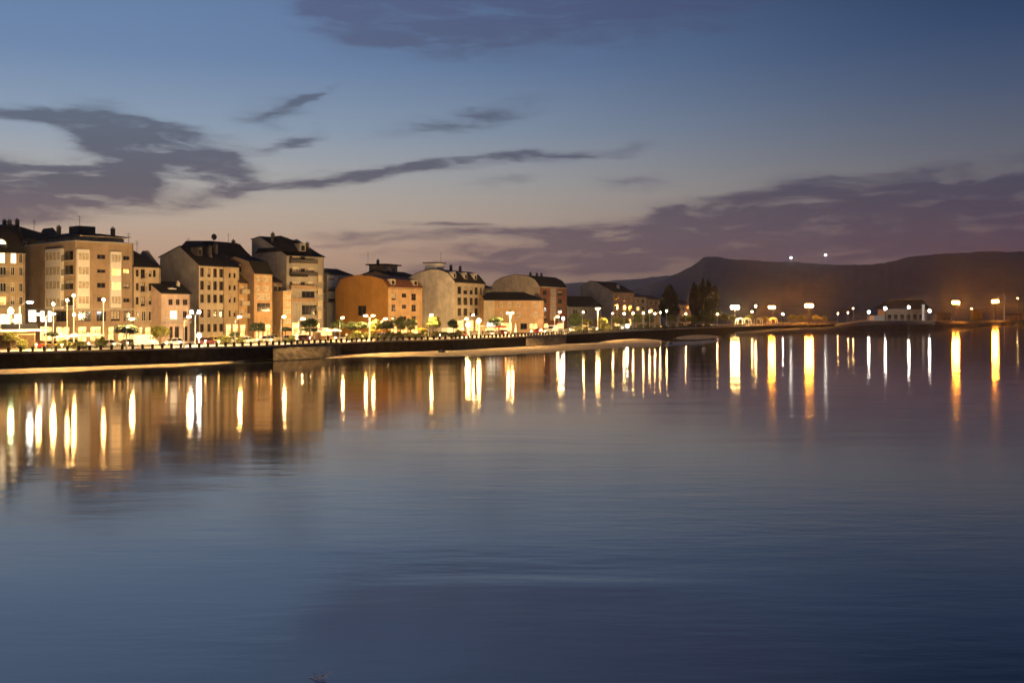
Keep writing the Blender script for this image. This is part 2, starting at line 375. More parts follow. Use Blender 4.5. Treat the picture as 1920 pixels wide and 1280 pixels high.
# forward stone embankment under the near stretch of the quay, ending in a slope
def fromq(u, s):
    p, d = on_line(u, s); return p
def build_near_bank():
    mb = MB(); us = list(range(-40, 505, 20)) + [505]
    rows = []
    for u in us:
        fade = 1.0 if u < 480 else (520 - u) / 40
        top, mid, low = fromq(u, -.13), fromq(u, -.14), fromq(u, -.16)
        j = random.uniform
        rows.append([(top.x, top.y, GZ - .32), (mid.x, mid.y, 1.7), (low.x, low.y, -.5)])
    for a, b in zip(rows[:-1], rows[1:]):
        for k in range(2): mb.face([a[k + 1], b[k + 1], b[k], a[k]])
    a = rows[-1]; e = fromq(522, -.6)
    mb.face([a[0], a[1], a[2], (e.x, e.y, -.5)])
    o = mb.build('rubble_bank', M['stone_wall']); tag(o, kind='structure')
build_near_bank()
def lit_wall_slope(u0, u1, out):                               # slope and lighter stone added so this wall stretch looks lamplit
    mb = MB(); n = 14; rows = []
    for k in range(n + 1):
        u = u0 + (u1 - u0) * k / n; f = min(1, 4 * (1 - k / n), 1 + k); a, b = fromq(u, -.14), fromq(u, -.3 - out * f); rows.append([(a.x, a.y, GZ - .3), (b.x, b.y, .1), (b.x, b.y, -.5)])
    for a, b in zip(rows[:-1], rows[1:]):
        for k in range(2): mb.face([a[k + 1], b[k + 1], b[k], a[k]])
    mb.face([rows[0][0], rows[0][1], (fromq(u0, .2).x, fromq(u0, .2).y, 0)])
    tag(mb.build('revetment', M['stone_brown']), kind='structure')
lit_wall_slope(512, 640, 2.6); lit_wall_slope(986, 1062, 2.6)

# beach and sand bars: sheets that rise out of the water
def sheet(name, upper, lower, zu, zl, m, n=4):
    """upper and lower are lists of (u, v); a sloping sheet between rows, seen on the plane z"""
    mb = MB(); rows = []
    for (u0, v0), (u1, v1) in zip(upper, lower):
        a, b = Vector(at_row(u0, v0, zu)), Vector(at_row(u1, v1, 0))
        r = []
        for k in range(n + 1):
            f = k / n; p = a.lerp(b, f); r.append((p.x, p.y, zu * (1 - f) ** 1.4 + (.05 * math.sin(u0 * .05 + f * 5) * f * (1 - f))))
        e = b + (b - a).normalized() * 3; r.append((e.x, e.y, -.35)); rows.append(r)
    for a, b in zip(rows[:-1], rows[1:]):
        for k in range(len(a) - 1): mb.face([a[k], b[k], b[k + 1], a[k + 1]])
    o = mb.build(name, m, smooth=True); tag(o, kind='structure'); return o
def lerp_tab(tab, u):
    for (a, x), (b, y) in zip(tab[:-1], tab[1:]):
        if a <= u <= b: return x + (y - x) * (u - a) / (b - a)
    return tab[0][1] if u < tab[0][0] else tab[-1][1]
WL = [(-60, 701), (0, 699), (150, 694), (320, 685), (430, 678.5), (500, 674.6), (560, 671), (640, 667.5), (700, 667), (760, 668.5), (850, 668), (950, 663.5), (1050, 658.5), (1150, 653), (1240, 649)]
WB = [(-60, 694.5), (0, 693.5), (150, 690), (320, 682.6), (430, 677), (500, 673.6), (560, 669.5), (640, 665.5), (700, 662), (760, 660), (850, 655), (950, 649.5), (1050, 645), (1150, 642), (1240, 643)]
WL = [(-60, 703), (0, 701), (150, 696), (320, 687), (430, 680), (500, 676), (560, 673.5), (640, 669.5), (700, 668), (760, 669), (850, 669), (950, 664.5), (1050, 659), (1150, 653), (1240, 649)]
def wall_foot(u): return V0 + (CAM_H - .3) * FPX / on_line(u, -.5)[0].y
WB = [(u, wall_foot(u)) for u in range(-60, 1001, 20)] + [(1050, 645), (1150, 642), (1240, 643)]
us = [u + random.uniform(-3, 3) for u in range(-60, 1241, 20)]
sheet('beach', [(u, lerp_tab(WB, u)) for u in us], [(u, lerp_tab(WL, u) + .8 * math.sin(u * .021) + .5 * math.sin(u * .063)) for u in us], .3, 0, M['sand'])
def lens_bar(name, u0, u1, vt0, vt1, hb, hw):
    up, lo = [], []
    for k in range(15):
        f = k / 14; u = u0 + (u1 - u0) * f; s = math.sin(math.pi * f) ** .7; v = vt0 + (vt1 - vt0) * f
        up.append((u, v - hb * s)); lo.append((u, v + hw * s + .05))
    sheet(name, up, lo, .35, 0, M['sand'])
lens_bar('sand_bar', 1118, 1250, 643, 640, 6, 3.5)
lens_bar('sand_bar', 1262, 1352, 634, 631.5, 5, 3.2)
# dark muddy shoal and toe of the wall further along
def toe(name, pts, zt, m, back=14, plateau=20):
    mb = MB(); rows = []
    for u, v, h in pts:
        b = Vector(at_row(u, v, 0)); d = b.normalized(); j = random.uniform
        rows.append([(b.x - d.x * 4, b.y - d.y * 4, -.5), (b.x, b.y, .15), (b.x + d.x * back * .35 + j(-.6, .6), b.y + d.y * back * .35, h * .65 + j(-.2, .2)), (b.x + d.x * back, b.y + d.y * back, h), (b.x + d.x * (back + plateau), b.y + d.y * (back + plateau), h), (b.x + d.x * (back * 2 + plateau), b.y + d.y * (back * 2 + plateau), 0)])
    for a, b in zip(rows[:-1], rows[1:]):
        for k in range(len(a) - 1): mb.face([a[k], b[k], b[k + 1], a[k + 1]])
    mb.face(rows[0]); mb.face(rows[-1])
    o = mb.build(name, m); tag(o, kind='structure'); return o
toe('mud_bank', [(u, lerp_tab([(1250, 648), (1300, 647), (1340, 642), (1365, 634), (1385, 630)], u) + random.uniform(-.5, .5), lerp_tab([(1250, .1), (1300, .35), (1350, .15), (1385, .1)], u)) for u in range(1250, 1352, 9)], 1, M['wet_mud'], 10)
toe('rubble_bank', [(u, lerp_tab([(1380, 629.5), (1450, 626), (1520, 624), (1580, 623)], u), lerp_tab([(1380, .9), (1450, 1.6), (1545, 2.0), (1580, 2.6)], u)) for u in range(1380, 1581, 12)], 1, M['rock'], 10)
toe('headland', [(u, lerp_tab([(1565, 623), (1640, 622.5), (1700, 622.5), (1762, 620)], u), lerp_tab([(1565, 2.6), (1600, 4.5), (1640, 5.1), (1740, 5.0), (1762, 4.6)], u)) for u in range(1565, 1763, 9)] , 5, M['rock'], 12, 110)
toe('headland', [(u, lerp_tab([(1750, 620), (1790, 616), (1830, 612.3), (1880, 609), (1930, 607), (2100, 604)], u), lerp_tab([(1750, 4.7), (1790, 4.0), (1830, 3.2), (1880, 3.0), (2100, 3.0)], u)) for u in range(1750, 2101, 14)], 3, M['rock'], 14, 110)

# ------------------------------------------------------------------ hills
def noise1(x, s=0): 
    return (math.sin(x * 1.7 + s) + .6 * math.sin(x * 3.9 + s * 2.1) + .35 * math.sin(x * 8.3 + s * 1.3) + .2 * math.sin(x * 17.9 + s) + .12 * math.sin(x * 39.1 + s * .7)) / 2.2
def build_hill(name, crest, Yc, Yf, Yb, m, s):
    mb = MB(); us = [crest[0][0] + (crest[-1][0] - crest[0][0]) * k / 240 for k in range(241)]
    rows = []
    for u in us:
        zc = zpx(lerp_tab(crest, u), Yc) + noise1(u * .05, s) * 3.0 + random.uniform(-2.2, 2.2)
        r = []
        for k in range(13):
            f = k / 12
            Y = Yf + (Yc - Yf) * f
            z = zc * (f ** 1.5) * (1 + (.10 * noise1(u * .013 + f * 3, s + k * .4) if 0 < f < 1 else 0))
            r.append((ray(u) * Y, Y, max(z, -2) if k else -2))
        r.append((ray(u) * Yb, Yb, zc * .5)); r.append((ray(u) * (Yb + 900), Yb + 900, -5)); rows.append(r)
    for a, b in zip(rows[:-1], rows[1:]):
        for k in range(len(a) - 1): mb.face([a[k], b[k], b[k + 1], a[k + 1]])
    tag(mb.build(name, m, smooth=True), kind='structure')
build_hill('hill', [(1060, 585), (1130, 560), (1200, 540), (1250, 522), (1290, 503), (1318, 483.5), (1330, 481), (1350, 482), (1380, 487), (1440, 490), (1500, 492), (1560, 496), (1640, 496.5), (1680, 488), (1710, 481), (1740, 477), (1800, 474), (1860, 471), (1920, 472), (2100, 462), (2500, 480), (3000, 520)], 4600, 1500, 5400, M['forest'], 1.0)
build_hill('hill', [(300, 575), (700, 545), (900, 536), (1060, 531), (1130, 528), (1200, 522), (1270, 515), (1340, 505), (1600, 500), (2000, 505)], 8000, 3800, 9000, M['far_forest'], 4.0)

# ------------------------------------------------------------------ buildings
class Bld:
    """origin at the front corner seen on the left; x along the front, y into the block, z up from the ground"""
    def __init__(s, name, label, uC, uR, setback, uG=None, depth=14, rot=0.0, cat='building', base=GZ, Cpt=None, group=None):
        p, d = on_line(uC, setback) if Cpt is None else (Vector(Cpt[0]), Vector(Cpt[1]))
        if rot: a = R(rot); d = Vector((d.x * math.cos(a) - d.y * math.sin(a), d.x * math.sin(a) + d.y * math.cos(a)))
        s.C, s.q, s.n = p, d, Vector((-d.y, d.x)); s.base = base
        s.root = empty(name, (p.x, p.y, base), math.atan2(d.y, d.x)); tag(s.root, label, cat, group)
        s.L = s.fx(uR); s.D = s.sy(uG) if uG is not None else depth
        s.open_f, s.open_s = [], []
    def fx(s, u): r = ray(u); return (r * s.C.y - s.C.x) / (s.q.x - r * s.q.y)
    def sy(s, u): r = ray(u); return (r * s.C.y - s.C.x) / (s.n.x - r * s.n.y)
    def fz(s, u, v): return zpx(v, s.C.y + s.q.y * s.fx(u)) - s.base
    def sz(s, u, v): return zpx(v, s.C.y + s.n.y * s.sy(u)) - s.base
    def pt(s, plane, a, z, d): return (a, d, z) if plane == 'f' else (d, a, z)
    # window grid given by pixel columns and by the pixel rows at column ur
    def wins(s, cols, rows, ur=None, plane='f', lit=(), frame='white_frame', glass='glass', nx=2, nz=1, sill=True, name='window', rec=.16, litm='lit_window'):
        fa, fz = (s.fx, s.fz) if plane == 'f' else (s.sy, s.sz)
        for i, (v0, v1) in enumerate(rows):
            for j, (u0, u1) in enumerate(cols):
                uu = ur if ur is not None else (u0 + u1) / 2
                a0, a1 = sorted((fa(u0), fa(u1))); z1, z0 = fz(uu, v0), fz(uu, v1)
                s.win(plane, a0, a1, z0, z1, (i, j) in lit, frame, glass, nx, nz, sill, name, rec, litm)
    def win(s, plane, a0, a1, z0, z1, lit=False, frame='white_frame', glass='glass', nx=2, nz=1, sill=True, name='window', rec=.16, litm='lit_window'):
        lim = s.L if plane == 'f' else s.D
        a0, a1 = max(a0, .12), min(a1, lim - .12); z0 = max(z0, .06)
        if a1 - a0 < .25 or z1 - z0 < .25: return
        (s.open_f if plane == 'f' else s.open_s).append((a0, a1, z0, z1))
        w, h = a1 - a0, z1 - z0; mb = MB(); fw = min(.09, w * .1)
        def bar(x0, x1, y0, y1, d0, d1): 
            (mb.box(x0, x1, d0, d1, y0, y1) if plane == 'f' else mb.box(d0, d1, x0, x1, y0, y1))
        bar(0, fw, 0, h, rec - .05, rec + .05); bar(w - fw, w, 0, h, rec - .05, rec + .05); bar(fw, w - fw, 0, fw, rec - .05, rec + .05); bar(fw, w - fw, h - fw, h, rec - .05, rec + .05)
        for k in range(1, nx): x = w * k / nx; bar(x - fw * .4, x + fw * .4, fw, h - fw, rec - .04, rec + .04)
        for k in range(1, nz): z = h * k / nz; bar(fw, w - fw, z - fw * .35, z + fw * .35, rec - .035, rec + .035)
        loc = s.pt(plane, a0, z0, 0)
        o = mb.build(name, M[frame], s.root, loc)
        p = MB(); e = .02; p.face([s.pt(plane, x, z, rec + .01) for x, z in ((e, e), (w - e, e), (w - e, h - e), (e, h - e))]); g = p.build('pane', M[litm] if lit else M[glass], o)
        if not lit and glass == 'glass' and random.random() < .18:      # a blind or curtain half down behind the pane
            c = MB(); hh = h * random.uniform(.35, .8); c.face([s.pt(plane, x, z, rec + .005) for x, z in ((fw, h - hh), (w - fw, h - hh), (w - fw, h - fw), (fw, h - fw))]); c.build('blind', M['curtain'], o)
        if sill:
            b = MB(); (b.box(-.08, w + .08, -.10, .08, -.07, -.005) if plane == 'f' else b.box(-.10, .08, -.08, w + .08, -.07, -.005)); b.build('sill', M['concrete'], o)
    def balcony(s, plane, a0, a1, z, out=.9, rail='iron', slab='concrete', solid=False):
        mb = MB(); B = (lambda x0, x1, d0, d1, z0, z1, b=mb: (b.box(x0, x1, d0, d1, z0, z1) if plane == 'f' else b.box(d0, d1, x0, x1, z0, z1)))
        B(a0, a1, -out, -.003, z - .16, z); o = mb.build('balcony', M[slab], s.root)
        r = MB(); B2 = (lambda x0, x1, d0, d1, z0, z1: (r.box(x0, x1, d0, d1, z0, z1) if plane == 'f' else r.box(d0, d1, x0, x1, z0, z1)))
        if solid:
            B2(a0, a1, -out, -out + .08, z + .002, z + .95); B2(a0, a0 + .08, -out + .08, -.004, z + .002, z + .95); B2(a1 - .08, a1, -out + .08, -.004, z + .002, z + .95)
        else:
            B2(a0, a1, -out, -out + .05, z + .95, z + 1.0); n = max(3, int((a1 - a0) / .22))
            for k in range(n + 1): x = a0 + (a1 - a0 - .03) * k / n; B2(x, x + .03, -out + .01, -out + .04, z + .002, z + .95)
            for e in (a0, a1 - .05): B2(e, e + .05, -out + .05, -.004, z + .95, z + 1.0)
        r.build('railing', M[rail], o)
    def gallery(s, plane, a0, a1, z0, z1, rows, out=.8, lit=(), nx=3, m='white_frame', glass='curtain'):
        """glazed white balcony column standing proud of the wall"""
        mb = MB(); B = (lambda x0, x1, d0, d1, z0_, z1_: (mb.box(x0, x1, d0, d1, z0_, z1_) if plane == 'f' else mb.box(d0, d1, x0, x1, z0_, z1_)))
        B(a0, a1, -out, -.004, z0, z1); o = mb.build('glazed_balcony', M[m], s.root)
        for k, (r0, r1) in enumerate(rows):
            f = MB(); w = (a1 - a0) - .3
            for i in range(nx + 1):
                x = a0 + .15 + w * i / nx; (f.box(x - .05, x + .05, -out - .06, -out - .002, r0, r1) if plane == 'f' else f.box(-out - .06, -out - .002, x - .05, x + .05, r0, r1))
            for zz in (r0, r1): (f.box(a0 + .1, a0 + .2 + w, -out - .065, -out - .003, zz - .05, zz + .05) if plane == 'f' else f.box(-out - .065, -out - .003, a0 + .1, a0 + .2 + w, zz - .05, zz + .05))
            fr = f.build('window', M['white_frame'], o)
            for i in range(nx):
                x0, x1 = a0 + .20 + w * i / nx, a0 + .10 + w * (i + 1) / nx
                p = MB(); p.face([s.pt(plane, x, z, -out - .012) for x, z in ((x0, r0 + .05), (x1, r0 + .05), (x1, r1 - .05), (x0, r1 - .05))]); p.build('pane', M['lit_window'] if k in lit else M[glass], fr)
    def walls(s, zE, prof=None, m='cream_plaster', side=None, hipl=False, zb=None):
        """prof: points (y, z) of the gable from back to front"""
        mb = MB(); side = side or m; zb = zE if zb is None else zb
        def panel(plane, A, Z, ops, mi):
            xs = sorted({0, A, *[o[0] for o in ops], *[o[1] for o in ops]}); zs = sorted({0, Z, *[max(0, min(Z, o[2])) for o in ops], *[min(Z, o[3]) for o in ops]})
            for i in range(len(xs) - 1):
                for j in range(len(zs) - 1):
                    cx, cz = (xs[i] + xs[i + 1]) / 2, (zs[j] + zs[j + 1]) / 2
                    if any(o[0] < cx < o[1] and o[2] < cz < o[3] for o in ops): continue
                    mb.face([s.pt(plane, a, z, 0) for a, z in ((xs[i], zs[j]), (xs[i + 1], zs[j]), (xs[i + 1], zs[j + 1]), (xs[i], zs[j + 1]))], mi)
            for a0, a1, z0, z1 in ops:
                for (pa, pz), (qa, qz) in (((a0, z0), (a1, z0)), ((a1, z0), (a1, z1)), ((a1, z1), (a0, z1)), ((a0, z1), (a0, z0))):
                    mb.face([s.pt(plane, pa, pz, 0), s.pt(plane, qa, qz, 0), s.pt(plane, qa, qz, .22), s.pt(plane, pa, pz, .22)], mi)
                mb.face([s.pt(plane, a, z, .22) for a, z in ((a0, z0), (a1, z0), (a1, z1), (a0, z1))], mi)
        panel('f', s.L, zE, s.open_f, 0); zs = min(zE, zb); panel('s', s.D, zs, s.open_s, 1)
        if prof and not hipl:
            poly = [(y, z) for y, z in prof if z > zs + 1e-4 or y in (0, s.D)]
            mb.face([(0, s.D, zs)] + [(0, y, z) for y, z in prof if z > zs + 1e-4] + [(0, 0, zs)], 1)
            mb.face([(s.L, s.D, zs)] + [(s.L, y, z) for y, z in prof if z > zs + 1e-4] + [(s.L, 0, zs)], 1)
        mb.face([(s.L, 0, 0), (s.L, s.D, 0), (s.L, s.D, zs), (s.L, 0, zs)], 1)
        mb.face([(0, s.D, 0), (s.L, s.D, 0), (s.L, s.D, zb), (0, s.D, zb)], 1)
        dp = MB(); dp.tube((s.L - .22, -.07, 0), (s.L - .22, -.07, zE - .15), .055, n=6); dp.build('drainpipe', M['dark_frame'], s.root)
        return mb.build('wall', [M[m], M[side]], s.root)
    def roof(s, prof, m='slate', ov=.35, eave=.45, th=.16, hl=0.0, hr=0.0):
        zE = min(p[1] for p in prof); zR = max(p[1] for p in prof)
        P = list(prof)
        (y0, z0), (y1, z1) = P[-1], P[-2]; k = eave / max(.3, math.hypot(y1 - y0, z1 - z0)); P[-1] = (y0 - (y1 - y0) * k, z0 - (z1 - z0) * k)
        (y0, z0), (y1, z1) = P[0], P[1]; k = eave / max(.3, math.hypot(y1 - y0, z1 - z0)); P[0] = (y0 - (y1 - y0) * k, z0 - (z1 - z0) * k)
        mb = MB(); f = lambda z: max(0, (z - zE) / max(.01, zR - zE))
        xl = lambda z: -ov + (hl + ov) * f(z) if hl else -ov
        xr = lambda z: s.L + ov - (hr + ov) * f(z) if hr else s.L + ov
        lo = [(y, z + .012) for y, z in P]; hi = [(y, z + .012 + th) for y, z in P]
        for i in range(len(P) - 1):
            for r, zz in ((lo, 0), (hi, 1)):
                (ya, za), (yb, zb_) = r[i], r[i + 1]
                mb.face([(xl(P[i][1]), ya, za), (xr(P[i][1]), ya, za), (xr(P[i + 1][1]), yb, zb_), (xl(P[i + 1][1]), yb, zb_)])
            for X in (xl, xr):
                mb.face([(X(P[i][1]), *lo[i]), (X(P[i + 1][1]), *lo[i + 1]), (X(P[i + 1][1]), *hi[i + 1]), (X(P[i][1]), *hi[i])])
        if hl: mb.face([(xl(z), y, z + th) for y, z in P])
        if hr: mb.face([(xr(z), y, z + th) for y, z in P])
        for i in (0, -1):
            y, z = P[i]; mb.face([(xl(z), y, z + .012), (xr(z), y, z + .012), (xr(z), y, z + .012 + th), (xl(z), y, z + .012 + th)])
        g = MB(); y, z = P[-1]; g.box(-ov, s.L + ov, y - .12, y - .002, z - .06, z + .08)
        o = mb.build('roof', M[m], s.root); g.build('gutter', M['iron'], o); return o
    def block(s, name, x0, x1, y0, y1, z0, z1, m, parent=None):
        return MB().box(x0, x1, y0, y1, z0, z1).build(name, M[m], parent or s.root)
    def antenna(s, parent, x, y, z, h=3.0, bars=3):
        mb = MB(); mb.tube((x, y, z), (x, y, z + h), .05, .035, 5)
        for k in range(bars): w = .55 - .1 * k; zz = z + h - .15 - k * .35; mb.tube((x - w, y, zz), (x + w, y, zz), .025, n=4)
        mb.build('antenna', M['iron'], parent)
    def chimney(s, parent, x, y, z0, z1, w=.7, m='dark_plaster'):
        mb = MB(); mb.box(x - w / 2, x + w / 2, y - w / 2, y + w / 2, z0, z1); mb.box(x - w / 2 - .08, x + w / 2 + .08, y - w / 2 - .08, y + w / 2 + .08, z1 + .002, z1 + .12)
        for k in (-1, 1): mb.tube((x + k * w * .22, y, z1 + .12), (x + k * w * .22, y, z1 + .5), .11, .09, 6)
        mb.build('chimney', M[m], parent)
    def dormer(s, parent, x, w, y0, y1, z0, z1, m='white_plaster', arch=True):
        n = 9 if arch else 2; h = z1 - z0
        arc = [(x - w / 2, z0)] + ([(x - w / 2 * math.cos(math.pi * k / (n - 1)), z0 + h * .5 + h * .5 * math.sin(math.pi * k / (n - 1))) for k in range(n)] if arch else [(x - w / 2, z1), (x + w / 2, z1)]) + [(x + w / 2, z0)]
        mb = MB(); mb.loft([[(a, y0, b) for a, b in arc], [(a, y1, b) for a, b in arc]]); o = mb.build('dormer', M[m], parent)
        p = MB(); k = .62; p.face([(x + (a - x) * k, y0 - .02, z0 + .15 + (b - z0) * k) for a, b in arc]); p.build('pane', M['glass'], o)
    def door(s, plane, a, w=1.0, h=2.2, m='timber'):
        s.win(plane, a, a + w, .07, h, False, 'dark_frame', 'warm_glass', 1, 2, False, 'door')
    def shops(s, cols, v0, v1, ur, plane='f', litm='lit_shop', frame='dark_frame', nx=2):
        s.wins(cols, [(v0, v1)], ur, plane, {(0, j) for j in range(len(cols))}, frame, 'glass', nx, 1, False, 'shop_window', .14, litm)
    def gprof(s, pts):                                     # gable outline from pixels
        return [(s.sy(u), s.sz(u, v)) for u, v in pts]

def build_town():
    # --- dark-roofed block at the edge of the picture
    b = Bld('apartment_building', 'apartment block with black mansard roof and lit arched attic window', -190, 47, 44, depth=14)
    zE = b.fz(40, 471); zR = b.fz(20, 419)
    b.wins([(0, 10), (20, 31)], [(474, 494)], 15, lit={(0, 0), (0, 1)}, litm='lit_window_white', nx=2)
    b.wins([(-60, -45), (-30, -15), (0, 12), (20, 28), (36, 43)], [(500, 516), (530, 547), (556, 572)], 10, lit={(2, 2)}, nx=2)
    b.wins([(-60, -45), (-30, -15), (36, 43)], [(474, 492)], 10)
    b.shops([(-60, -40), (-30, -8), (0, 20), (26, 42)], 588, 612, 10, litm='lit_shop_white')
    P = [(14, zE), (12.5, zE + 3.6), (8, zR), (3, zR - .5), (1.6, zE + 3.4), (0, zE)]
    b.walls(zE, P, 'sand_plaster', 'dark_plaster'); r = b.roof(P, 'slate', hr=2.0)
    xx = b.fx(3); b.dormer(r, xx, 2.2, .2, 3.2, zE + .2, zE + 2.6, 'dark_plaster')
    p = MB(); p.face([(xx + .85 * math.cos(t), .16, zE + 1.3 + .9 * math.sin(t)) for t in [math.pi * k / 8 for k in range(9)]]); p.build('window', M['lit_window_white'], b.root)
    for k in range(3): b.balcony('f', b.fx(0) - .4, b.fx(12) + .4, b.fz(10, 519 + 29 * k), .8)
    b.chimney(r, b.fx(36), 6, zR - 1, zR + .9)
    # --- big corner block
    b = Bld('apartment_building', 'large tan brick corner block with white glazed balcony columns and flat roof', 141, 250, 34, uG=45)
    zE = b.fz(141, 453); b1 = b
    rows = [(474, 488), (500, 515), (527, 541), (555, 570)]
    zr = [(b.fz(155, v1), b.fz(155, v0)) for v0, v1 in rows]
    b.gallery('f', .15, b.fx(165), b.fz(155, 578), b.fz(155, 468), zr, .7, nx=3)
    zr2 = [(b.fz(215, v1), b.fz(215, v0)) for v0, v1 in ((477, 492), (503, 517), (529, 544), (555, 570))]
    b.gallery('f', b.fx(205), b.fx(225), b.fz(215, 577), b.fz(215, 472), zr2, .6, lit=(1, 2), nx=3)
    b.wins([(182, 198)], [(477, 486), (505, 512), (530, 540), (557, 566)], 190, nx=2, frame='brown_frame')
    b.wins([(231, 243)], [(480, 488), (504, 513), (532, 541), (559, 567)], 237, lit={(1, 0)}, nx=2, frame='brown_frame')
    y0, y1 = b.sy(120), b.sy(91)
    zs = [(b.sz(105, v1), b.sz(105, v0)) for v0, v1 in ((473, 488), (500, 516), (527, 542), (559, 575))]
    b.gallery('s', y0, y1, b.sz(105, 580), b.sz(105, 467), zs, .7, nx=4)
    for v0, v1 in ((470, 488), (497, 515), (525, 543), (556, 573)):
        b.win('s', .9, b.sy(121.5), b.sz(130, v1), b.sz(130, v0), False, 'dark_frame', 'glass', 2, 1, False, 'window', .19)
        b.balcony('s', .5, b.sy(121) - .05, b.sz(130, v1), .75)
    b.wins([(146, 171), (181, 199), (208, 225), (232, 245)], [(583, 602)], 190, nx=3, frame='dark_frame', sill=False)
    b.shops([(146, 163), (169, 190)], 612, 640, 170); b.shops([(203, 214), (222, 243)], 612, 640, 215)
    b.wins([(104, 127)], [(583, 603)], 115, 's', nx=3, frame='dark_frame', sill=False)
    b.shops([(74, 84), (88, 97)], 582, 604, 86, 's', 'lit_sign', nx=1); b.shops([(52, 68)], 578, 604, 60, 's', 'lit_sign', nx=1)
    b.shops([(74, 97), (104, 130)], 612, 640, 100, 's')
    b.walls(zE, None, 'tan_brick', 'tan_brick')
    mb = MB(); mb.box(-.15, b.L + .15, -.15, b.D + .15, zE, zE + .28); r = mb.build('roof', M['concrete'], b.root)
    mb = MB(); mb.box(-.25, b.L + .2, -.3, b.D + .2, b.fz(170, 581) , b.fz(170, 578)); mb.build('string_course', M['concrete'], b.root)
    # set-back attic storey with black roof
    ya, yb = 2.0, b.D - 1.5; za = zE + .285; zt = za + 1.55
    mb = MB(); mb.box(2.0, b.L - 1.0, ya, yb, za, zt - .35); mb.build('attic_wall', M['cream_plaster'], r)
    pr = MB(); pr.loft([[(.9, ya - 1.0, zt - .35), (b.L + .2, ya - 1.0, zt - .35), (b.L + .2, yb + .6, zt - .35), (.9, yb + .6, zt - .35)], [(b.L * .3, ya + 5, zt + .55), (b.L * .7, ya + 5, zt + .55), (b.L * .7, yb - 5, zt + .55), (b.L * .3, yb - 5, zt + .55)]])
    ar = pr.build('attic_roof', M['slate'], r)
    b.block('lift_house', b.L * .30, b.L * .60, ya + 4.4, ya + 8.4, zt + .2, zt + 1.9, 'dark_plaster', r); b.chimney(r, b.L * .85, ya + 3, zt, zt + 1.5); b.chimney(r, b.L * .15, ya + 9, zt, zt + 1.7)
    b.antenna(r, b.L * .35, ya + 5, zt + 1.9, 2.0); b.antenna(r, b.L * .97, 1.2, zE + .28, 2.2)
    b = Bld('apartment_building', 'black roofed block rising behind the tan corner block', 10, 118, 66, depth=14)
    zE = b.fz(60, 446); zR = b.fz(60, 421); P = [(14, zE), (10, zR), (5, zR), (0, zE)]
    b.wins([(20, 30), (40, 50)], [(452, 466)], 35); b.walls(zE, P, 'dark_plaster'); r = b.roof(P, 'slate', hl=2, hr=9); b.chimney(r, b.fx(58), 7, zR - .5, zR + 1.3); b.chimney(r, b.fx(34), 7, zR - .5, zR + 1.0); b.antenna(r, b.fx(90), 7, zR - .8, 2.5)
    # --- narrow house with hipped slate roof
    b = Bld('townhouse', 'narrow four storey house with steep black hipped roof and iron balconies', 251, 301, 34, depth=12)
    zE = b.fz(275, 499); P = [(12, zE), (7.5, b.fz(262, 466)), (5.0, b.fz(262, 466)), (0, zE)]
    b.wins([(255, 260), (279, 284), (287, 292)], [(506, 519), (531, 545), (557, 571)], 275, frame='dark_frame')
    b.wins([(264, 272)], [(505, 522), (530, 547), (556, 574)], 275, frame='dark_frame')
    for v in (522, 547, 574): b.balcony('f', b.fx(263), b.fx(273), b.fz(268, v), .6)
    b.wins([(256, 262), (266, 274), (279, 288)], [(583, 602)], 275, frame='white_frame'); b.shops([(255, 268), (272, 284), (288, 298)], 613, 640, 275)
    b.walls(zE, P, 'sand_plaster', 'grey_plaster'); r = b.roof(P, 'slate', hr=4.0); b.chimney(r, 2, 6, b.fz(262, 472), b.fz(262, 462)); b.antenna(r, 4, 6, b.fz(262, 470), 2.5)
    # --- small pink house
    b = Bld('house', 'small pink house with low slate roof and lit balcony door', 303, 356, 30, depth=9)
    zE = b.fz(320, 549); P = [(9, zE), (5, b.fz(320, 528)), (0, zE)]
    b.wins([(316, 324), (330, 337), (343, 352)], [(561, 572)], 335, frame='brown_frame'); b.wins([(319, 333)], [(582, 599)], 326, lit={(0, 0)}, litm='lit_window_white')
    b.wins([(343, 351)], [(583, 599)], 345, frame='brown_frame'); b.wins([(318, 324), (328, 336), (343, 352)], [(612, 640)], 335, sill=False, frame='dark_frame')
    b.walls(zE, P, 'pink_plaster'); r = b.roof(P, 'slate'); b.balcony('f', .3, b.L - .2, b.fz(335, 604), 1.0, rail='white_frame')
    b.chimney(r, b.L * .85, 3, zE + .6, zE + 2.2, .6, 'white_plaster'); b.block('skylight', b.L * .35, b.L * .6, .9, 1.9, zE + .75, zE + 1.0, 'white_frame', r)
    # --- gabled building with rows of tall windows
    b = Bld('apartment_building', 'cream five storey building with four columns of tall windows and dark gable', 373, 420, 36, uG=300)
    P = b.gprof([(300, 482), (337, 462), (373, 494)]); P[0] = (b.D, P[0][1]); P[-1] = (0, b.fz(373, 496)); zE = P[-1][1]
    b.wins([(375.5, 382.5), (389, 395), (400, 407), (411.5, 418.5)], [(503, 520), (527, 544), (552, 568), (580, 595), (607, 622)], 400, frame='brown_frame', sill=True)
    for vv in (524, 548, 573, 600): b.block('string_course', -.05, b.L, -.09, -.003, b.fz(400, vv) - .1, b.fz(400, vv) + .1, 'cream_plaster')
    b.walls(zE, P, 'cream_plaster', 'grey_plaster', zb=P[0][1]); r = b.roof(P, 'slate', ov=.2)
    b.dormer(r, b.L * .3, 1.6, P[1][0] * .35, P[1][0] * .7, zE + 2.2, zE + 4, 'dark_plaster', False); b.antenna(r, b.L * .2, P[1][0] - 1, P[1][1], 2.0); b.chimney(r, b.L * .8, P[1][0] * .5, zE + 2, zE + 4.4)
    # --- narrower bay to its side
    b = Bld('townhouse', 'narrow cream house with small paired windows joined to a taller gabled block', 420.5, 449, 36.3, depth=12)
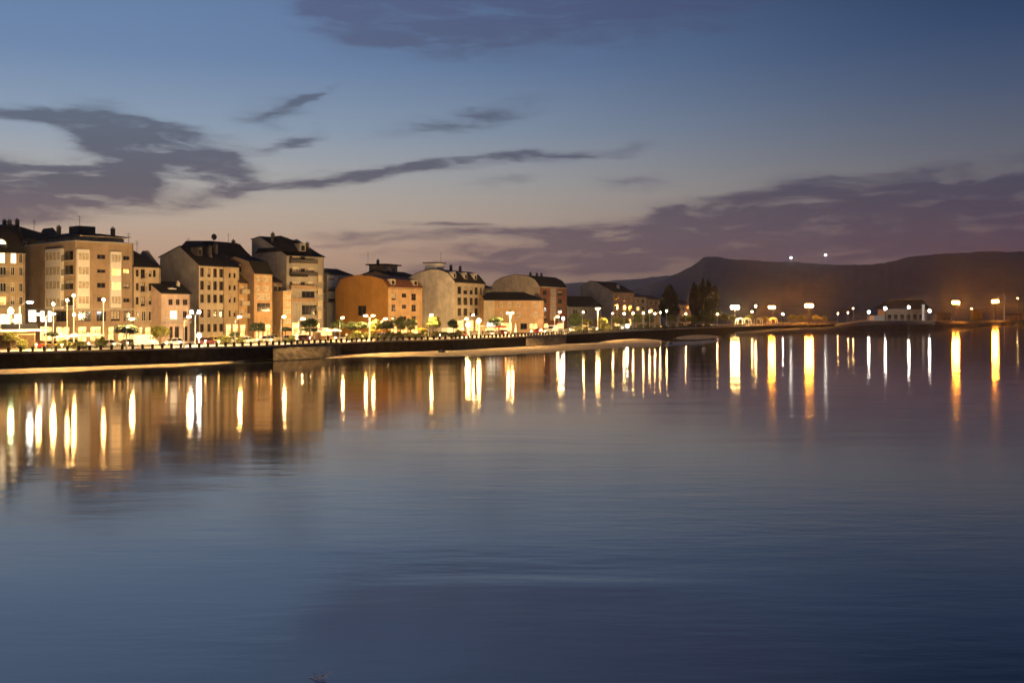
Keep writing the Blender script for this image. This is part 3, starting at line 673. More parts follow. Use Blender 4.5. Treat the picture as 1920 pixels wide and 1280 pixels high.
    zE = b.fz(435, 499); P = [(12, zE), (6, zE + 3.6), (0, zE)]
    b.wins([(429, 433), (438, 442)], [(512, 521), (535, 544), (557, 567), (582, 594)], 435, frame='brown_frame', nx=1); b.shops([(424, 434), (437, 447)], 607, 638, 435)
    b.walls(zE, P, 'sand_plaster'); r = b.roof(P, 'slate', ov=.1); b.chimney(r, b.L * .5, 5, zE + 2.5, zE + 5)
    # --- block behind with the dish on its roof
    b = Bld('apartment_building', 'dark building behind with black roof carrying a round dish aerial', 400, 472, 52, depth=14)
    zE = b.fz(430, 480); P = [(14, zE), (9, b.fz(430, 452)), (4, b.fz(430, 453)), (0, zE)]
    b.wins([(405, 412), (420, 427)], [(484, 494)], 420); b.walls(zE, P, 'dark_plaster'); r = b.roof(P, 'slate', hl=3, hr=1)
    x = b.fx(428); zz = b.fz(428, 452); mb = MB(); mb.tube((x, 5, zz - 1), (x, 5, zz + 1.0), .09, .07, 6); mb.ball((x, 4.7, zz + 1.2), 1.0, .25, .8, 14, 7); mb.build('dish_aerial', M['iron'], r)
    b.antenna(r, b.fx(456), 5, zz - .3, 2.8); b.antenna(r, b.fx(391), 5, zz - 2.3, 2.0); b.chimney(r, b.fx(460), 4, zz - 1, zz + .5)
    # --- low house with red roof
    b = Bld('townhouse', 'narrow house with brown tiled roof and pale balconies', 448, 476, 36, depth=12)
    zE = b.fz(460, 529); P = [(12, zE), (6.5, b.fz(460, 488)), (0, zE)]
    b.wins([(452, 459), (464, 472)], [(537, 549), (560, 571), (581, 594)], 462, frame='white_frame', glass='curtain')
    for v in (550, 572, 595): b.balcony('f', .3, b.L - .3, b.fz(462, v), .8, solid=True, rail='cream_plaster')
    b.shops([(451, 461), (465, 474)], 608, 636, 462); b.walls(zE, P, 'apricot_plaster'); r = b.roof(P, 'brown_tile', ov=.1); b.dormer(r, b.L * .5, 1.8, 2.0, 5, zE + 2.3, zE + 4.3, 'brown_plaster', False)
    # --- narrow house with dark gambrel roof
    b = Bld('townhouse', 'narrow plastered house with dark gambrel roof and wide glazed window', 476.5, 511, 34, depth=12)
    zE = b.fz(493, 511); P = [(12, zE), (10.5, zE + 2.4), (6, b.fz(493, 481)), (1.6, zE + 2.6), (0, zE)]
    b.wins([(480, 489), (494, 506)], [(518, 528), (536, 546)], 493, frame='white_frame', glass='curtain'); b.wins([(482, 507)], [(568, 584)], 493, nx=3, nz=2, frame='brown_frame'); b.wins([(481, 507)], [(550, 562)], 493, nx=4, frame='white_frame', glass='curtain')
    b.shops([(480, 492), (496, 508)], 607, 635, 493); b.walls(zE, P, 'apricot_plaster', 'brown_plaster'); b.roof(P, 'slate', ov=.1)
    # --- recessed dull house
    b = Bld('townhouse', 'recessed dull brown house in the gap beside the tall gabled tower block', 512, 532, 40, depth=10)
    zE = b.fz(520, 529); P = [(10, zE), (5, zE + 1.8), (0, zE)]
    b.wins([(514, 520), (523, 529)], [(536, 546), (556, 566), (578, 590)], 520, frame='white_frame'); b.shops([(514, 530)], 606, 632, 520); b.walls(zE, P, 'brown_plaster'); b.roof(P, 'brown_tile', ov=.05)
    # --- slim annexe
    b = Bld('annexe', 'slim apricot annexe with bands of louvres in front of the tall gabled block', 531, 548, 35, depth=5)
    zE = b.fz(540, 547); b.wins([(534, 546)], [(553, 560), (566, 573), (580, 588), (598, 606)], 540, frame='white_frame', glass='curtain'); b.walls(zE, None, 'apricot_plaster')
    b.block('roof', -.1, b.L + .1, -.1, 5.1, zE, zE + .25, 'concrete'); b.door('f', b.L * .3)
    # --- tall gabled tower block
    b = Bld('apartment_building', 'tall gabled grey apartment block with black hipped roof and dark balconies', 537.5, 607, 38, uG=472)
    P = b.gprof([(472, 449), (488, 444), (537.5, 479)]); P[0] = (b.D, P[0][1]); zE = b.fz(537.5, 478); P[-1] = (0, zE); P[1] = (P[1][0], b.fz(537.5, 478) + (b.sz(488, 444) - b.sz(537, 478)))
    b.wins([(549, 561)], [(478, 490), (501, 512), (529, 538)], 555, lit=(), frame='white_frame', glass='curtain'); b.wins([(543, 548), (564, 572)], [(480, 492), (503, 514), (528, 539)], 555, frame='dark_frame')
    b.wins([(566, 594)], [(572, 590)], 580, nx=4, frame='dark_frame', sill=False); b.wins([(566, 590)], [(546, 558)], 578, nx=3, frame='dark_frame'); b.wins([(578, 588)], [(503, 514), (528, 539)], 580, frame='white_frame', glass='curtain')
    for v in (494, 517, 542, 566): b.balcony('f', b.fx(542), b.fx(592), b.fz(565, v), 1.0, solid=True, rail='brown_plaster' if v > 520 else 'dark_plaster')
    for v0, v1 in ((517, 529), (541, 552), (563, 574), (583, 597)): b.block('corner_panel', b.fx(594), b.fx(602), -.55, -.01, b.fz(598, v1), b.fz(598, v0), 'cream_plaster')
    b.shops([(545, 560), (566, 580), (584, 600)], 604, 632, 570); b.walls(zE, P, 'grey_plaster', 'grey_plaster', zb=P[0][1]); zt = b.fz(540, 438)
    r = b.roof(P, 'slate', ov=.15, hr=3); mb = MB(); xa, xb = b.fx(542), b.fx(583)
    mb.loft([[(xa - 1, 1.2, zE + 1.0), (xb + 2.4, 1.2, zE + .4), (xb + 2.4, b.D - 2, zE + .4), (xa - 1, b.D - 2, zE + 1.0)], [(xa, 5, zt - .6), (xb, 4, zt - 1.8), (xb, b.D - 5, zt - 1.8), (xa, b.D - 5, zt - .6)], [(xa + 1.5, 6, zt - .1), (xb - 1.5, 6, zt - 1.0), (xb - 1.5, b.D - 6, zt - 1.0), (xa + 1.5, b.D - 6, zt - .1)]])
    mb.build('mansard', M['slate'], r); b.chimney(r, b.fx(541), 7, zt - 2, zt + .3); b.chimney(r, xb + 1, 3, zt - 4.2, zt - 2.0); b.dormer(r, b.fx(572), 1.8, .9, 3.5, zE + 1.2, zE + 3.2, 'grey_plaster', False)
    b.block('awning', b.fx(540), b.fx(572), -1.3, -1.02, b.fz(555, 519), b.fz(555, 514), 'slate')
    # --- pale blue-grey building behind
    b = Bld('apartment_building', 'pale blue grey building with dark balcony bands rising behind the ochre gable', 613, 660, 58, depth=12)
    zE = b.fz(635, 515); P = [(12, zE), (6, b.fz(635, 503)), (0, zE)]
    b.wins([(616, 628)], [(522, 525), (543, 546), (561, 564)], 622, nx=1, frame='dark_frame', sill=False); b.wins([(634, 644)], [(520, 530), (542, 552)], 640)
    for v in (545, 566): b.balcony('f', -.3, b.fx(640), b.fz(625, v), .7, rail='iron', slab='dark_plaster')
    b.walls(zE, P, 'bluegrey_plaster'); b.roof(P, 'slate', ov=.5)
    b = Bld('apartment_building', 'dark narrow building filling the gap left of the pale blue grey one'.replace(' left of', ' beside'), 600, 613, 50, depth=10)
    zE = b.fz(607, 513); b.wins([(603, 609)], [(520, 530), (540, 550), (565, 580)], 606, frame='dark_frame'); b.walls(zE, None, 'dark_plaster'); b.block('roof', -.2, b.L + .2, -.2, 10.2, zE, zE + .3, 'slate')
    # --- ochre gable
    b = Bld('apartment_building', 'ochre building with blank rounded gable and red tiled roof with dormers', 728, 793, 34, uG=629)
    P = b.gprof([(629, 543), (638, 525), (652, 519.5), (676, 516), (700, 518.5), (718, 524), (728, 539)]); P[0] = (b.D, P[0][1]); P[-1] = (0, b.fz(728, 538)); zE = P[-1][1]
    b.wins([(734, 742), (771.5, 780)], [(550, 563), (571, 584), (593, 606)], 757, frame='brown_frame', nz=2); b.wins([(753.5, 762)], [(550, 558), (571, 579), (593, 601)], 757, frame='brown_frame')
    b.wins([(671, 686)], [(573, 592)], 678, 's', frame='dark_frame'); b.shops([(733, 745), (752, 764), (772, 784)], 611, 628, 757)
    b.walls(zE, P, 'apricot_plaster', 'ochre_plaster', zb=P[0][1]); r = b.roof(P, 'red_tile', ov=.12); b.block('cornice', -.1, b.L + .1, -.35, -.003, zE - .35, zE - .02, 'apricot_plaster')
    for u in (740, 782): b.dormer(r, b.fx(u), 2.0, .5, 4, zE + .7, zE + 2.2, 'cream_plaster', False)
    # --- flat grey penthouse behind ochre
    b = Bld('apartment_building', 'grey flat roofed penthouse block with overhanging slab behind the ochre gable', 722, 745, 62, uG=692)
    zE = b.fz(722, 497); b.wins([(726, 733), (736, 742)], [(501, 512)], 735); b.walls(zE, None, 'grey_plaster', 'brown_plaster'); r = b.block('roof', -1.2, b.L + .8, -1.2, b.D + .6, zE, zE + .4, 'slate'); b.chimney(r, b.L * .1, 3, zE + .4, zE + 1.6); b.antenna(r, -.2, 6, zE + .4, 4.0)
    b = Bld('apartment_building', 'low dark roofed house filling the skyline between ochre and white gables', 742, 790, 56, depth=14)
    zE = b.fz(760, 521); P = [(14, zE), (7, b.fz(760, 508)), (0, zE)]; b.wins([(750, 756)], [(523, 530)], 753); b.walls(zE, P, 'brown_plaster'); b.roof(P, 'slate', ov=1.5)
    # --- white gable
    b = Bld('apartment_building', 'white building with tall blank gable and three arched dormers on dark roof', 852, 909, 34, uG=766)
    P = b.gprof([(766, 520), (785, 511), (806, 505), (824, 506), (840, 512), (852, 527)]); P[0] = (b.D, P[0][1]); P[-1] = (0, b.fz(852, 527)); zE = P[-1][1]
    b.wins([(858, 865), (869, 876.5), (881, 886.5), (890, 896), (900, 904)], [(538, 552), (558, 572), (578, 592)], 880, frame='dark_frame'); b.shops([(857, 870), (875, 888), (892, 904)], 600, 621, 880)
    for v in (553.5, 573.5): b.block('string_course', 0, b.L, -.1, -.003, b.fz(880, v + 2), b.fz(880, v), 'cream_plaster')
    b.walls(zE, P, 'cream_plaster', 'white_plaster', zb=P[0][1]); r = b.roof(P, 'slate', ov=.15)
    for u in (856, 877, 895): b.dormer(r, b.fx(u), 2.0, .6, 4.5, zE + .9, zE + 3.0, 'white_plaster')
    zt = max(p[1] for p in P); b.block('lift_house', b.fx(858), b.fx(872), 7, 11, zt - 1, zt + 2.0, 'bluegrey_plaster', r); b.block('lift_house_roof', b.fx(858) - .5, b.fx(872) + .5, 6.5, 11.5, zt + 2.0, zt + 2.25, 'slate', r)
    b.antenna(r, b.fx(871), 8, zt + 2.2, 3.5); b.chimney(r, b.fx(893), 5.5, zE + 3, zE + 5); b.chimney(r, b.fx(884), 7, zE + 3, zE + 5.2)
    # --- cream gable + red brick front
    b = Bld('apartment_building', 'red brick fronted building with cream rounded gable', 1012, 1063, 38, uG=921)
    P = b.gprof([(921, 541), (927, 529), (940, 521), (965, 515), (990, 517.5), (1003, 524), (1012, 538)]); P[0] = (b.D, P[0][1]); P[-1] = (0, b.fz(1012, 537)); zE = P[-1][1]
    b.wins([(1018, 1025), (1046, 1054)], [(545, 554), (560, 569), (576, 585), (592, 601)], 1036, frame='dark_frame'); z0, z1 = b.fz(1036, 600), b.fz(1036, 541)
    b.gallery('f', b.fx(1031), b.fx(1040), z0, z1, [(z0 + (z1 - z0) * (k + .35) / 4, z0 + (z1 - z0) * (k + .85) / 4) for k in range(4)], .6, nx=2, m='pink_plaster')
    b.shops([(1017, 1028), (1045, 1058)], 606, 620, 1036); b.walls(zE, P, 'red_brick', 'cream_plaster', zb=P[0][1]); r = b.roof(P, 'slate', ov=.12); b.block('cornice', 0, b.L, -.4, -.003, zE - .4, zE - .02, 'cream_plaster')
    zt = max(p[1] for p in P)
    for u in (1022, 1034, 1042): b.chimney(r, b.fx(u), 6, zt - 1.2, zt + .7)
    # --- low apricot house in front
    b = Bld('house', 'wide low apricot house with hipped black roof and small shuttered windows', 908, 1020, 31, depth=10, rot=-46)
    zE = b.fz(960, 562); zt = b.fz(960, 547.5); P = [(12, zE), (7, zt), (5, zt), (0, zE)]
    b.wins([(937, 943), (953, 959), (969, 976), (1002, 1008)], [(566, 576), (585, 595)], 960, nx=1, frame='white_frame', glass='curtain'); b.wins([(976, 988), (993, 1008)], [(606, 617)], 990, nx=2, frame='dark_frame', lit={(0, 1)}); b.shops([(915, 930), (937, 960)], 605, 621, 940)
    b.walls(zE, P, 'apricot_plaster'); b.roof(P, 'slate', hl=5, hr=5); b.block('corner_pier', -.2, b.fx(926), -.35, -.003, 0, zE - .05, 'cream_plaster')
    b = Bld('house', 'dark slim house in the gap between white block and low apricot house', 909, 922, 46, depth=10)
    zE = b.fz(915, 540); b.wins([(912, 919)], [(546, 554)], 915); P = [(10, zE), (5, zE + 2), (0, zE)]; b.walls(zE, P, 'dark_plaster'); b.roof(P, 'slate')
    # --- low grey sheds
    b = Bld('house', 'low grey house with long sloping dark roof beside the red brick building', 1066, 1128, 40, depth=12, rot=-20)
    zE = b.fz(1090, 574); zt = b.fz(1080, 555); P = [(12, zE), (6, zt), (0, zE)]; b.wins([(1075, 1083), (1093, 1101)], [(580, 590)], 1090); b.wins([(1072, 1080), (1092, 1104)], [(600, 612)], 1090, lit={(0, 1)}); b.walls(zE, P, 'grey_plaster', 'white_plaster'); b.roof(P, 'slate')
    # --- gabled house with dark flank
    b = Bld('house', 'house with broad grey gable flank and narrow brown and pink front', 1150, 1189, 36, uG=1088)
    P = b.gprof([(1088, 538), (1106, 527), (1118, 529), (1150, 546)]); P[0] = (b.D, P[0][1]); zE = b.fz(1150, 547); P[-1] = (0, zE)
    b.wins([(1153, 1160)], [(552, 562), (570, 580), (588, 597)], 1156, frame='brown_frame'); b.wins([(1169, 1174), (1179, 1185)], [(556, 565), (572, 581)], 1177); b.shops([(1153, 1162), (1168, 1184)], 598, 613, 1170); b.walls(zE, P, 'pink_plaster', 'grey_plaster', zb=P[0][1]); r = b.roof(P, 'slate', ov=.15); b.block('brown_front', .0, b.fx(1163), -.12, -.004, b.fz(1156, 550), zE - .05, 'brown_plaster'); b.chimney(r, b.fx(1171), 3, zE + 1, zE + 3.2, 1.0, 'white_plaster')
    # --- small houses beyond
    for lab, uC, uR, sb, ve, vt, m in (('small cream house with flat eaves beyond the broad grey gable', 1189, 1213, 40, 557, 551, 'cream_plaster'), ('little sand coloured house next to the big dark conifer', 1215, 1238, 44, 561, 554, 'sand_plaster'), ('little house with brown roof glimpsed between the conifer and the poplars', 1276, 1296, 46, 571, 563, 'pink_plaster')):
        b = Bld('house', lab, uC, uR, sb, depth=9); uu = (uC + uR) / 2; zE = b.fz(uu, ve); P = [(9, zE), (4.5, b.fz(uu, vt)), (0, zE)]
        w = (uR - uC) / 5; b.wins([(uC + w, uC + 2 * w), (uC + 3 * w, uC + 4 * w)], [(ve + 4, ve + 11), (ve + 18, ve + 25)], uu, lit={(1, 0)}); b.walls(zE, P, m); b.roof(P, 'brown_tile')
build_town()

# ------------------------------------------------------------------ lamps
def arm_head(mb_frame, mb_glow, x, z, sgn, k=1.0):
    """angled luminaire at the end of a short arm: opaque cover above, bright bowl below"""
    mb_frame.tube((0, 0, z - .55), (sgn * .75 * k, 0, z), .055, .045, 6)
    mb_frame.loft([[(sgn * (.55 + a) * k, b * .20 * k, z + .03 + h) for b, h in ((-1, 0), (-.6, .12), (.6, .12), (1, 0))] for a in (0, .5, 1.0)])
    mb_glow.ball((sgn * 1.05 * k, 0, z - .05), .30 * k, .16 * k, .13 * k, 10, 6)
SPANS = [(47, 'black mansard roofed block'), (250, 'large tan corner block'), (301, 'narrow hipped roof house'), (357, 'small pink house'), (449, 'cream building with tall windows'), (511, 'narrow gambrel and brown roofed houses'), (612, 'tall gabled grey block'), (728, 'blank ochre gable'), (793, 'ochre building with dormers'), (852, 'blank white gable'), (909, 'arched dormer front'), (1020, 'low apricot house'), (1064, 'red brick building'), (1130, 'low grey house'), (1190, 'broad grey gable'), (1238, 'little far houses'), (1290, 'big dark conifer'), (1350, 'row of poplars'), (9999, 'hill')]
def before(u): return next(n for lim, n in SPANS if u < lim)
def lamp_post(u, v, setback, heads, bulb='bulb_warm', name='street_lamp', label=None, group=None, k=1.0, pole='pole_paint', turn=0.0, pos=None, base=GZ + .1):
    if pos is None:
        p, d = on_line(u, setback); a = math.atan2(d.y, d.x)
    else: p, a = Vector(pos), 0.0
    h = zpx(v, p.y) - base if heads != 'bollard' else 1.0
    root = empty(name, (p.x, p.y, base), a + R(turn)); tag(root, label, 'lamp', group)
    if heads == 'bollard':
        MB().lathe([(.11, 0), (.11, .68), (.09, .70)], n=8).build('pole', M[pole], root); g = MB(); g.lathe([(.10, .702), (.13, .80), (.10, .90)], n=10); g.build('bulb', M[bulb], root); MB().lathe([(.15, .902), (.13, .96), (.03, 1.0)], n=10).build('cap', M['galvanised'], root)
        return root
    mb = MB(); mb.lathe([(.17 * k, 0), (.17 * k, .35), (.11 * k, .5), (.075 * k, h * .95 - .4)], n=8); mb.build('pole', M[pole], root)
    if heads in ('single', 'double'):
        for sg in ((1,) if heads == 'single' else (1, -1)):
            f, g = MB(), MB(); arm_head(f, g, 0, h, sg, k); o = f.build('lamp_head', M['galvanised'], root); g.build('bulb', M[bulb], o, smooth=True)
            if bulb == 'bulb_warm':                       # glowing panels added behind and below the head to brighten facades, paving and sand
                x = sg * 1.05 * k; MB().box(x - .34, x + .34, .19 * k, .19 * k + .06, h - .22, h + .12).build('reflector', M['galvanised'], o)
                MB().face([(x - .30, .19 * k + .066, h - .19), (x + .30, .19 * k + .066, h - .19), (x + .30, .19 * k + .066, h + .09), (x - .30, .19 * k + .066, h + .09)]).build('lens', M['bulb_reflector'], o)
                MB().face([(x - .30, -.14, h - .20), (x + .30, -.14, h - .20), (x + .30, .16, h - .20), (x - .30, .16, h - .20)]).build('lens', M['bulb_lens'], o)
    elif heads == 'globe':
        f, g = MB(), MB(); f.tube((0, 0, h * .95 - .45), (0, 0, h - .2 * k), .06, .09 * k, 8); f.ball((0, 0, h + .30 * k), .16 * k, .16 * k, .07 * k, 8, 5); o = f.build('lamp_head', M['galvanised'], root); g.ball((0, 0, h), .22 * k, .22 * k, .22 * k, 12, 8); g.build('bulb', M[bulb], o, smooth=True)
    elif heads == 'globes':
        for sg in (1, -1):
            f, g = MB(), MB(); f.tube((0, 0, h - .55), (sg * .7 * k, 0, h - .22 * k), .045, .04, 6); o = f.build('lamp_head', M['galvanised'], root); g.ball((sg * .7 * k, 0, h), .25 * k, .25 * k, .25 * k, 12, 8); g.build('bulb', M[bulb], o, smooth=True)
    elif heads == 'flood':
        f = MB(); f.box(-.9 * k, .9 * k, -.06, .06, h - .55, h - .45); f.tube((0, 0, h * .95 - .4), (0, 0, h), .08, .08, 6); o0 = f.build('crossarm', M['galvanised'], root)
        for x in (-.62, 0, .62):
            f, g = MB(), MB(); f.box((x - .28) * k, (x + .28) * k, -.10, .30, h - .38 * k, h + .38 * k); o = f.build('lamp_head', M['galvanised'], root); g.ball((x * k, -.12, h), .26 * k, .12, .34 * k, 12, 7); g.build('bulb', M[bulb], o, smooth=True)
            z_ = h - .38 * k - .006; MB().face([((x - .26) * k, -.08, z_), ((x + .26) * k, -.08, z_), ((x + .26) * k, .28, z_), ((x - .26) * k, .28, z_)]).build('lens', M['sodium_lens'] if bulb == 'bulb_sodium' else M['bulb_lens'], o)  # glowing panel added under each head to light the ground
    return root
G1 = 'promenade lamps with one head'; G2 = 'promenade lamps with two heads'
for u, v, sb in ((237, 597, 2.2), (345, 593, 2.2), (441, 593, 2.2), (527, 593, 2.2), (637, 595, 2.6), (803, 590, 2.4), (883, 590, 2.4), (1048, 585, 2.4), (1092, 585, 2.4), (1147, 587, 2.4)):
    lamp_post(u, v, sb, 'single', 'bulb_warm', 'street_lamp', 'slim promenade lamp with one angled head before the ' + before(u), G1)
for u, v, sb, kk in ((86, 588, 2.4, 1.1), (693, 591, 2.4, 1.0), (957, 586, 2.4, 1.1), (1121, 578, 3.0, 1.2)):
    lamp_post(u, v, sb, 'double', 'bulb_warm', 'street_lamp', 'promenade lamp with two opposite heads before the ' + before(u), G2, kk)
for u, v, sb in ((1170, 588, 2.5), (1187, 587, 3), (1206, 587, 2.5), (1218, 584, 2.5), (1228, 588, 3), (1238, 586, 2.5), (1250, 583, 2.5), (1286, 588, 3), (1345, 589, 3)):
    lamp_post(u, v, sb, 'globe', 'bulb_hot' if u < 1190 else 'bulb_warm', 'street_lamp', 'short globe lamp among clipped trees before the ' + before(u), 'globe lamps far along the promenade')
lamp_post(37, 566, 14, 'single', 'bulb_white', 'street_lamp', 'tall street lamp with cold white head beside the glass terrace', k=1.6)
lamp_post(20, 583, 13, 'globe', 'bulb_green', 'street_lamp', 'globe lamp with greenish light above the terrace roof', k=2.0)
lamp_post(366, 585, 14, 'globes', 'bulb_white', 'street_lamp', 'twin white globe lamp beside the small pink house', k=1.2)
lamp_post(373, 629, 9, 'globe', 'bulb_white', 'bollard_lamp', 'low white ball lamp below the tall windowed cream building', k=1.7)
lamp_post(898, 601, 9, 'globe', 'bulb_hot', 'street_lamp', 'large white globe lamp in front of the white gabled building', k=2.0)
lamp_post(878, 609, 7, 'globe', 'bulb_hot', 'street_lamp', 'lower large globe lamp near the clipped trees before the white gable', k=2.2)
lamp_post(1056, 597, 8, 'globe', 'bulb_white', 'street_lamp', 'white globe lamp at the foot of the red brick building', k=1.7)
lamp_post(1176, 611, 6, 'globe', 'bulb_white', 'bollard_lamp', 'bright low white lamp by the flower beds before the pink fronted house', k=2.2)
for u, v in ((100, 570), (126, 563), (138, 554), (139, 590), (194, 562)):
    p, d = on_line(u, 12 if u != 194 else 20); lamp_post(u, v, 12, 'globe', 'bulb_warm', 'street_lamp', 'small globe lamp in front of the large tan corner block', 'small globe lamps before the corner block', .9)
for u, v, sb, lb in ((912, 590, 33, 'warm roadside lamp tucked between white front and cream gable'), (1005, 593, 22, 'small pale wall lamp before the low apricot house'), (1080, 592, 30, 'warm roadside lamp before the low grey house')):
    lamp_post(u, v, sb, 'globe', 'bulb_warm', 'street_lamp', lb, k=.9)  # all but the wall lamp are added to light nearby gables
for k in range(38):                                       # rows of knee-high lights: the bright beads along the waterfront
    u = 6 + k * 34 + (k * 37 % 23 - 11)
    lamp_post(u, 0, (5.0, 7.5, 9.8)[k % 3], 'bollard', 'bulb_low_bright' if k % 4 == 1 else 'bulb_low', 'bollard_light', 'knee high bollard light on the promenade before the ' + before(u), 'bollard lights along the promenade', 1.0)
for u, v, sb, lb in ((560, 597, 22, 'roadside lamp with one head on the lot before the pale blue grey building'), (716, 597, 20, 'roadside lamp with one head behind the dense black green tree'), (868, 597, 22, 'roadside lamp with one head before the arched dormer front, behind the globes'), (1040, 593, 20, 'roadside lamp with one head across the road from the red brick building'), (20, 600, 26, 'roadside lamp with one head at the street corner by the mansard block')):
    lamp_post(u, v, sb, 'single', 'bulb_warm', 'street_lamp', lb, turn=-75)  # extra lamps added only to throw light on the gables
# lamps of the far spit: sodium and white floodlights on tall columns
def at_depth(u, Y): return (ray(u) * Y, Y)
for u, v, Y, kk, bl, hd, lb in ((1378, 576, 452, 2.0, 'bulb_hot', 'flood', 'tall floodlight with dazzling pale yellow heads where the promenade turns to the spit'), (1417, 574, 480, 1.3, 'bulb_hot', 'globe', 'single pale globe light on tall mast between two floodlights'), (1447, 576, 500, 1.5, 'bulb_sodium', 'flood', 'yellow floodlight standing over the pergola arches'), (1410, 584, 440, 1.0, 'bulb_warm', 'globe', 'small low globe light under the taller pale globe mast'),
                       (1517, 573, 520, 2.1, 'bulb_sodium', 'flood', 'big deep orange floodlight near the tip of the spit'), (1468, 589, 500, 1.3, 'bulb_white', 'globe', 'small white ball light on the spit beside the yellow floodlight'),
                       (1792, 567, 650, 2.0, 'bulb_sodium', 'flood', 'orange floodlight beyond the boathouse pavilion'), (1866, 565, 800, 2.3, 'bulb_sodium', 'flood', 'orange floodlight beside a tall bare pole on the far quay')):
    lamp_post(u, v, 0, hd, bl, 'floodlight', lb, k=kk * 1.15, pole='iron', pos=tuple(on_line(u, 3.5 + (u % 7))[0]) if u < 1600 else at_depth(u, Y), base=GZ + .1 if u < 1600 else 3.2)
for u, v, Y in ((1629, 585, 545), (1660, 578, 535), (1704, 576, 535), (1743, 583, 540)):
    lamp_post(u, v, 0, 'globe', 'bulb_white', 'street_lamp', 'cold white lamp beside the dark roofed pavilion', 'white lamps around the pavilion', k=2.5, pos=at_depth(u, Y), base=4.9, pole='iron')
for u, v, Y in ((1571, 588, 610), (1590, 586, 640), (1600, 578, 650), (1822, 578, 800), (1908, 559, 900)):
    lamp_post(u, v, 0, 'globe', 'bulb_warm', 'street_lamp', 'tiny distant lamp on the far harbour side', 'distant harbour lamps', k=.8, pos=at_depth(u, Y))

# ------------------------------------------------------------------ trees
def crown_mesh(name, n, rx, ry, rz, leaf, mats, shape='ball', seed=0):
    rnd = random.Random(seed); mb = MB(); clumps = []
    for _ in range(14):
        t, ph = rnd.uniform(0, 2 * math.pi), math.acos(rnd.uniform(-.75, 1)); r = rnd.uniform(.55, .95)
        clumps.append((r * math.sin(ph) * math.cos(t), r * math.sin(ph) * math.sin(t), r * math.cos(ph), rnd.uniform(.22, .42)))
    for _ in range(n):
        if rnd.random() < .8:
            c = rnd.choice(clumps); g = lambda: rnd.gauss(0, .5)
            x, y, z = c[0] + g() * c[3], c[1] + g() * c[3], c[2] + g() * c[3]
        else:
            t, ph, r = rnd.uniform(0, 2 * math.pi), math.acos(rnd.uniform(-1, 1)), rnd.uniform(.2, 1) ** .5
            x, y, z = r * math.sin(ph) * math.cos(t), r * math.sin(ph) * math.sin(t), r * math.cos(ph)
        l = math.sqrt(x * x + y * y + z * z)
        if l > 1.12: x, y, z = x / l, y / l, z / l
        if shape == 'umbrella' and z < -.35: z = -.35 + rnd.uniform(-.08, .05)
        if shape == 'cone': s = 1.0 - .55 * max(0, (z + 1) / 2) ** 1.2; x *= s; y *= s
        if shape == 'poplar': s = math.sin(math.pi * min(1, max(.05, (z + 1.12) / 2.24))) ** .32; x *= s; y *= s
        p = Vector((x * rx, y * ry, z * rz)); a = Vector((rnd.gauss(0, 1), rnd.gauss(0, 1), rnd.gauss(0, 1))).normalized(); b = a.orthogonal().normalized()
        b = (b + a.cross(b) * rnd.uniform(-1, 1)).normalized(); s = leaf * rnd.uniform(.6, 1.4); c2 = a.cross(b)
        mb.face([p - b * s, p + c2 * s * .55, p + b * s, p - c2 * s * .55], 0 if rnd.random() < .7 else 1)
    return mb.mesh(name, mats)
def trunk_mesh(h, r, limbs=5, seed=0, spread=1.0):
    rnd = random.Random(seed); mb = MB(); mb.lathe([(r * 1.5, 0), (r * 1.05, h * .1), (r * .85, h * .6), (r * .6, h)], n=8)
    for k in range(limbs):
        a = 2 * math.pi * k / limbs + rnd.uniform(-.4, .4); z = h * rnd.uniform(.75, .97); mb.tube((0, 0, z), (math.cos(a) * spread, math.sin(a) * spread, h + spread * rnd.uniform(.5, 1.0)), r * .45, r * .15, 5)
    return mb.mesh('trunk', M['bark'], True)
CROWN = {}
for i in range(3):
    CROWN['ball', i] = crown_mesh('crown', 2200, 1, 1, 1, .11, [M['leaf'], M['leaf_dark']], 'ball', i)
    CROWN['yellow', i] = crown_mesh('crown', 1900, 1, 1, 1, .11, [M['leaf_yellow'], M['leaf']], 'ball', 10 + i)
    CROWN['dark', i] = crown_mesh('crown', 2600, 1, 1, 1, .12, [M['leaf_dark'], M['leaf_dark']], 'umbrella', 20 + i)
TR = {i: trunk_mesh(1.0, .07, 5, i, .28) for i in range(3)}
def tree(u, sb, vt, vb, wpx, kind, label, group=None, name='promenade_tree', pos=None, base=GZ + .08, meshes=None):
    p = Vector(pos) if pos else on_line(u, sb)[0]
    z1, z0 = zpx(vt, p.y) - base, zpx(vb, p.y) - base; rx = wpx / 2 * p.y / FPX; rz = (z1 - z0) / 2; zc = (z0 + z1) / 2
    i = random.randrange(3)
    root = empty(name, (p.x, p.y, base), random.uniform(0, 6.28)); tag(root, label, 'tree', group)
    th = max(.5, zc - rz * .5)
    t = bpy.data.objects.new('trunk', TR[i]); col.objects.link(t); t.parent = root; t.scale = (min(2.2, 1 + rx * .3),) * 2 + (th,)
    c = bpy.data.objects.new('crown', meshes if meshes else CROWN[kind, i]); col.objects.link(c); c.parent = root; c.location = (0, 0, zc); c.scale = (rx, rx, rz)
    return root
tree(238, 4, 608, 630, 46, 'dark', 'broad flat topped umbrella tree before the corner block shop windows')
tree(484, 6, 604, 626, 31, 'dark', 'dense dark clipped tree before the narrow gambrel roofed house')
tree(535, 7, 612, 624, 22, 'dark', 'small flat dark tree before the slim apricot annexe')
tree(580, 7, 597, 623, 34, 'ball', 'tall rounded dark green tree before the tall gabled block')
tree(725, 6, 601, 621, 30, 'dark', 'dense black green tree before the ochre gabled building windows')
tree(97, 8, 621, 633, 27, 'dark', 'small dark flat tree beside the two headed lamp and terrace')
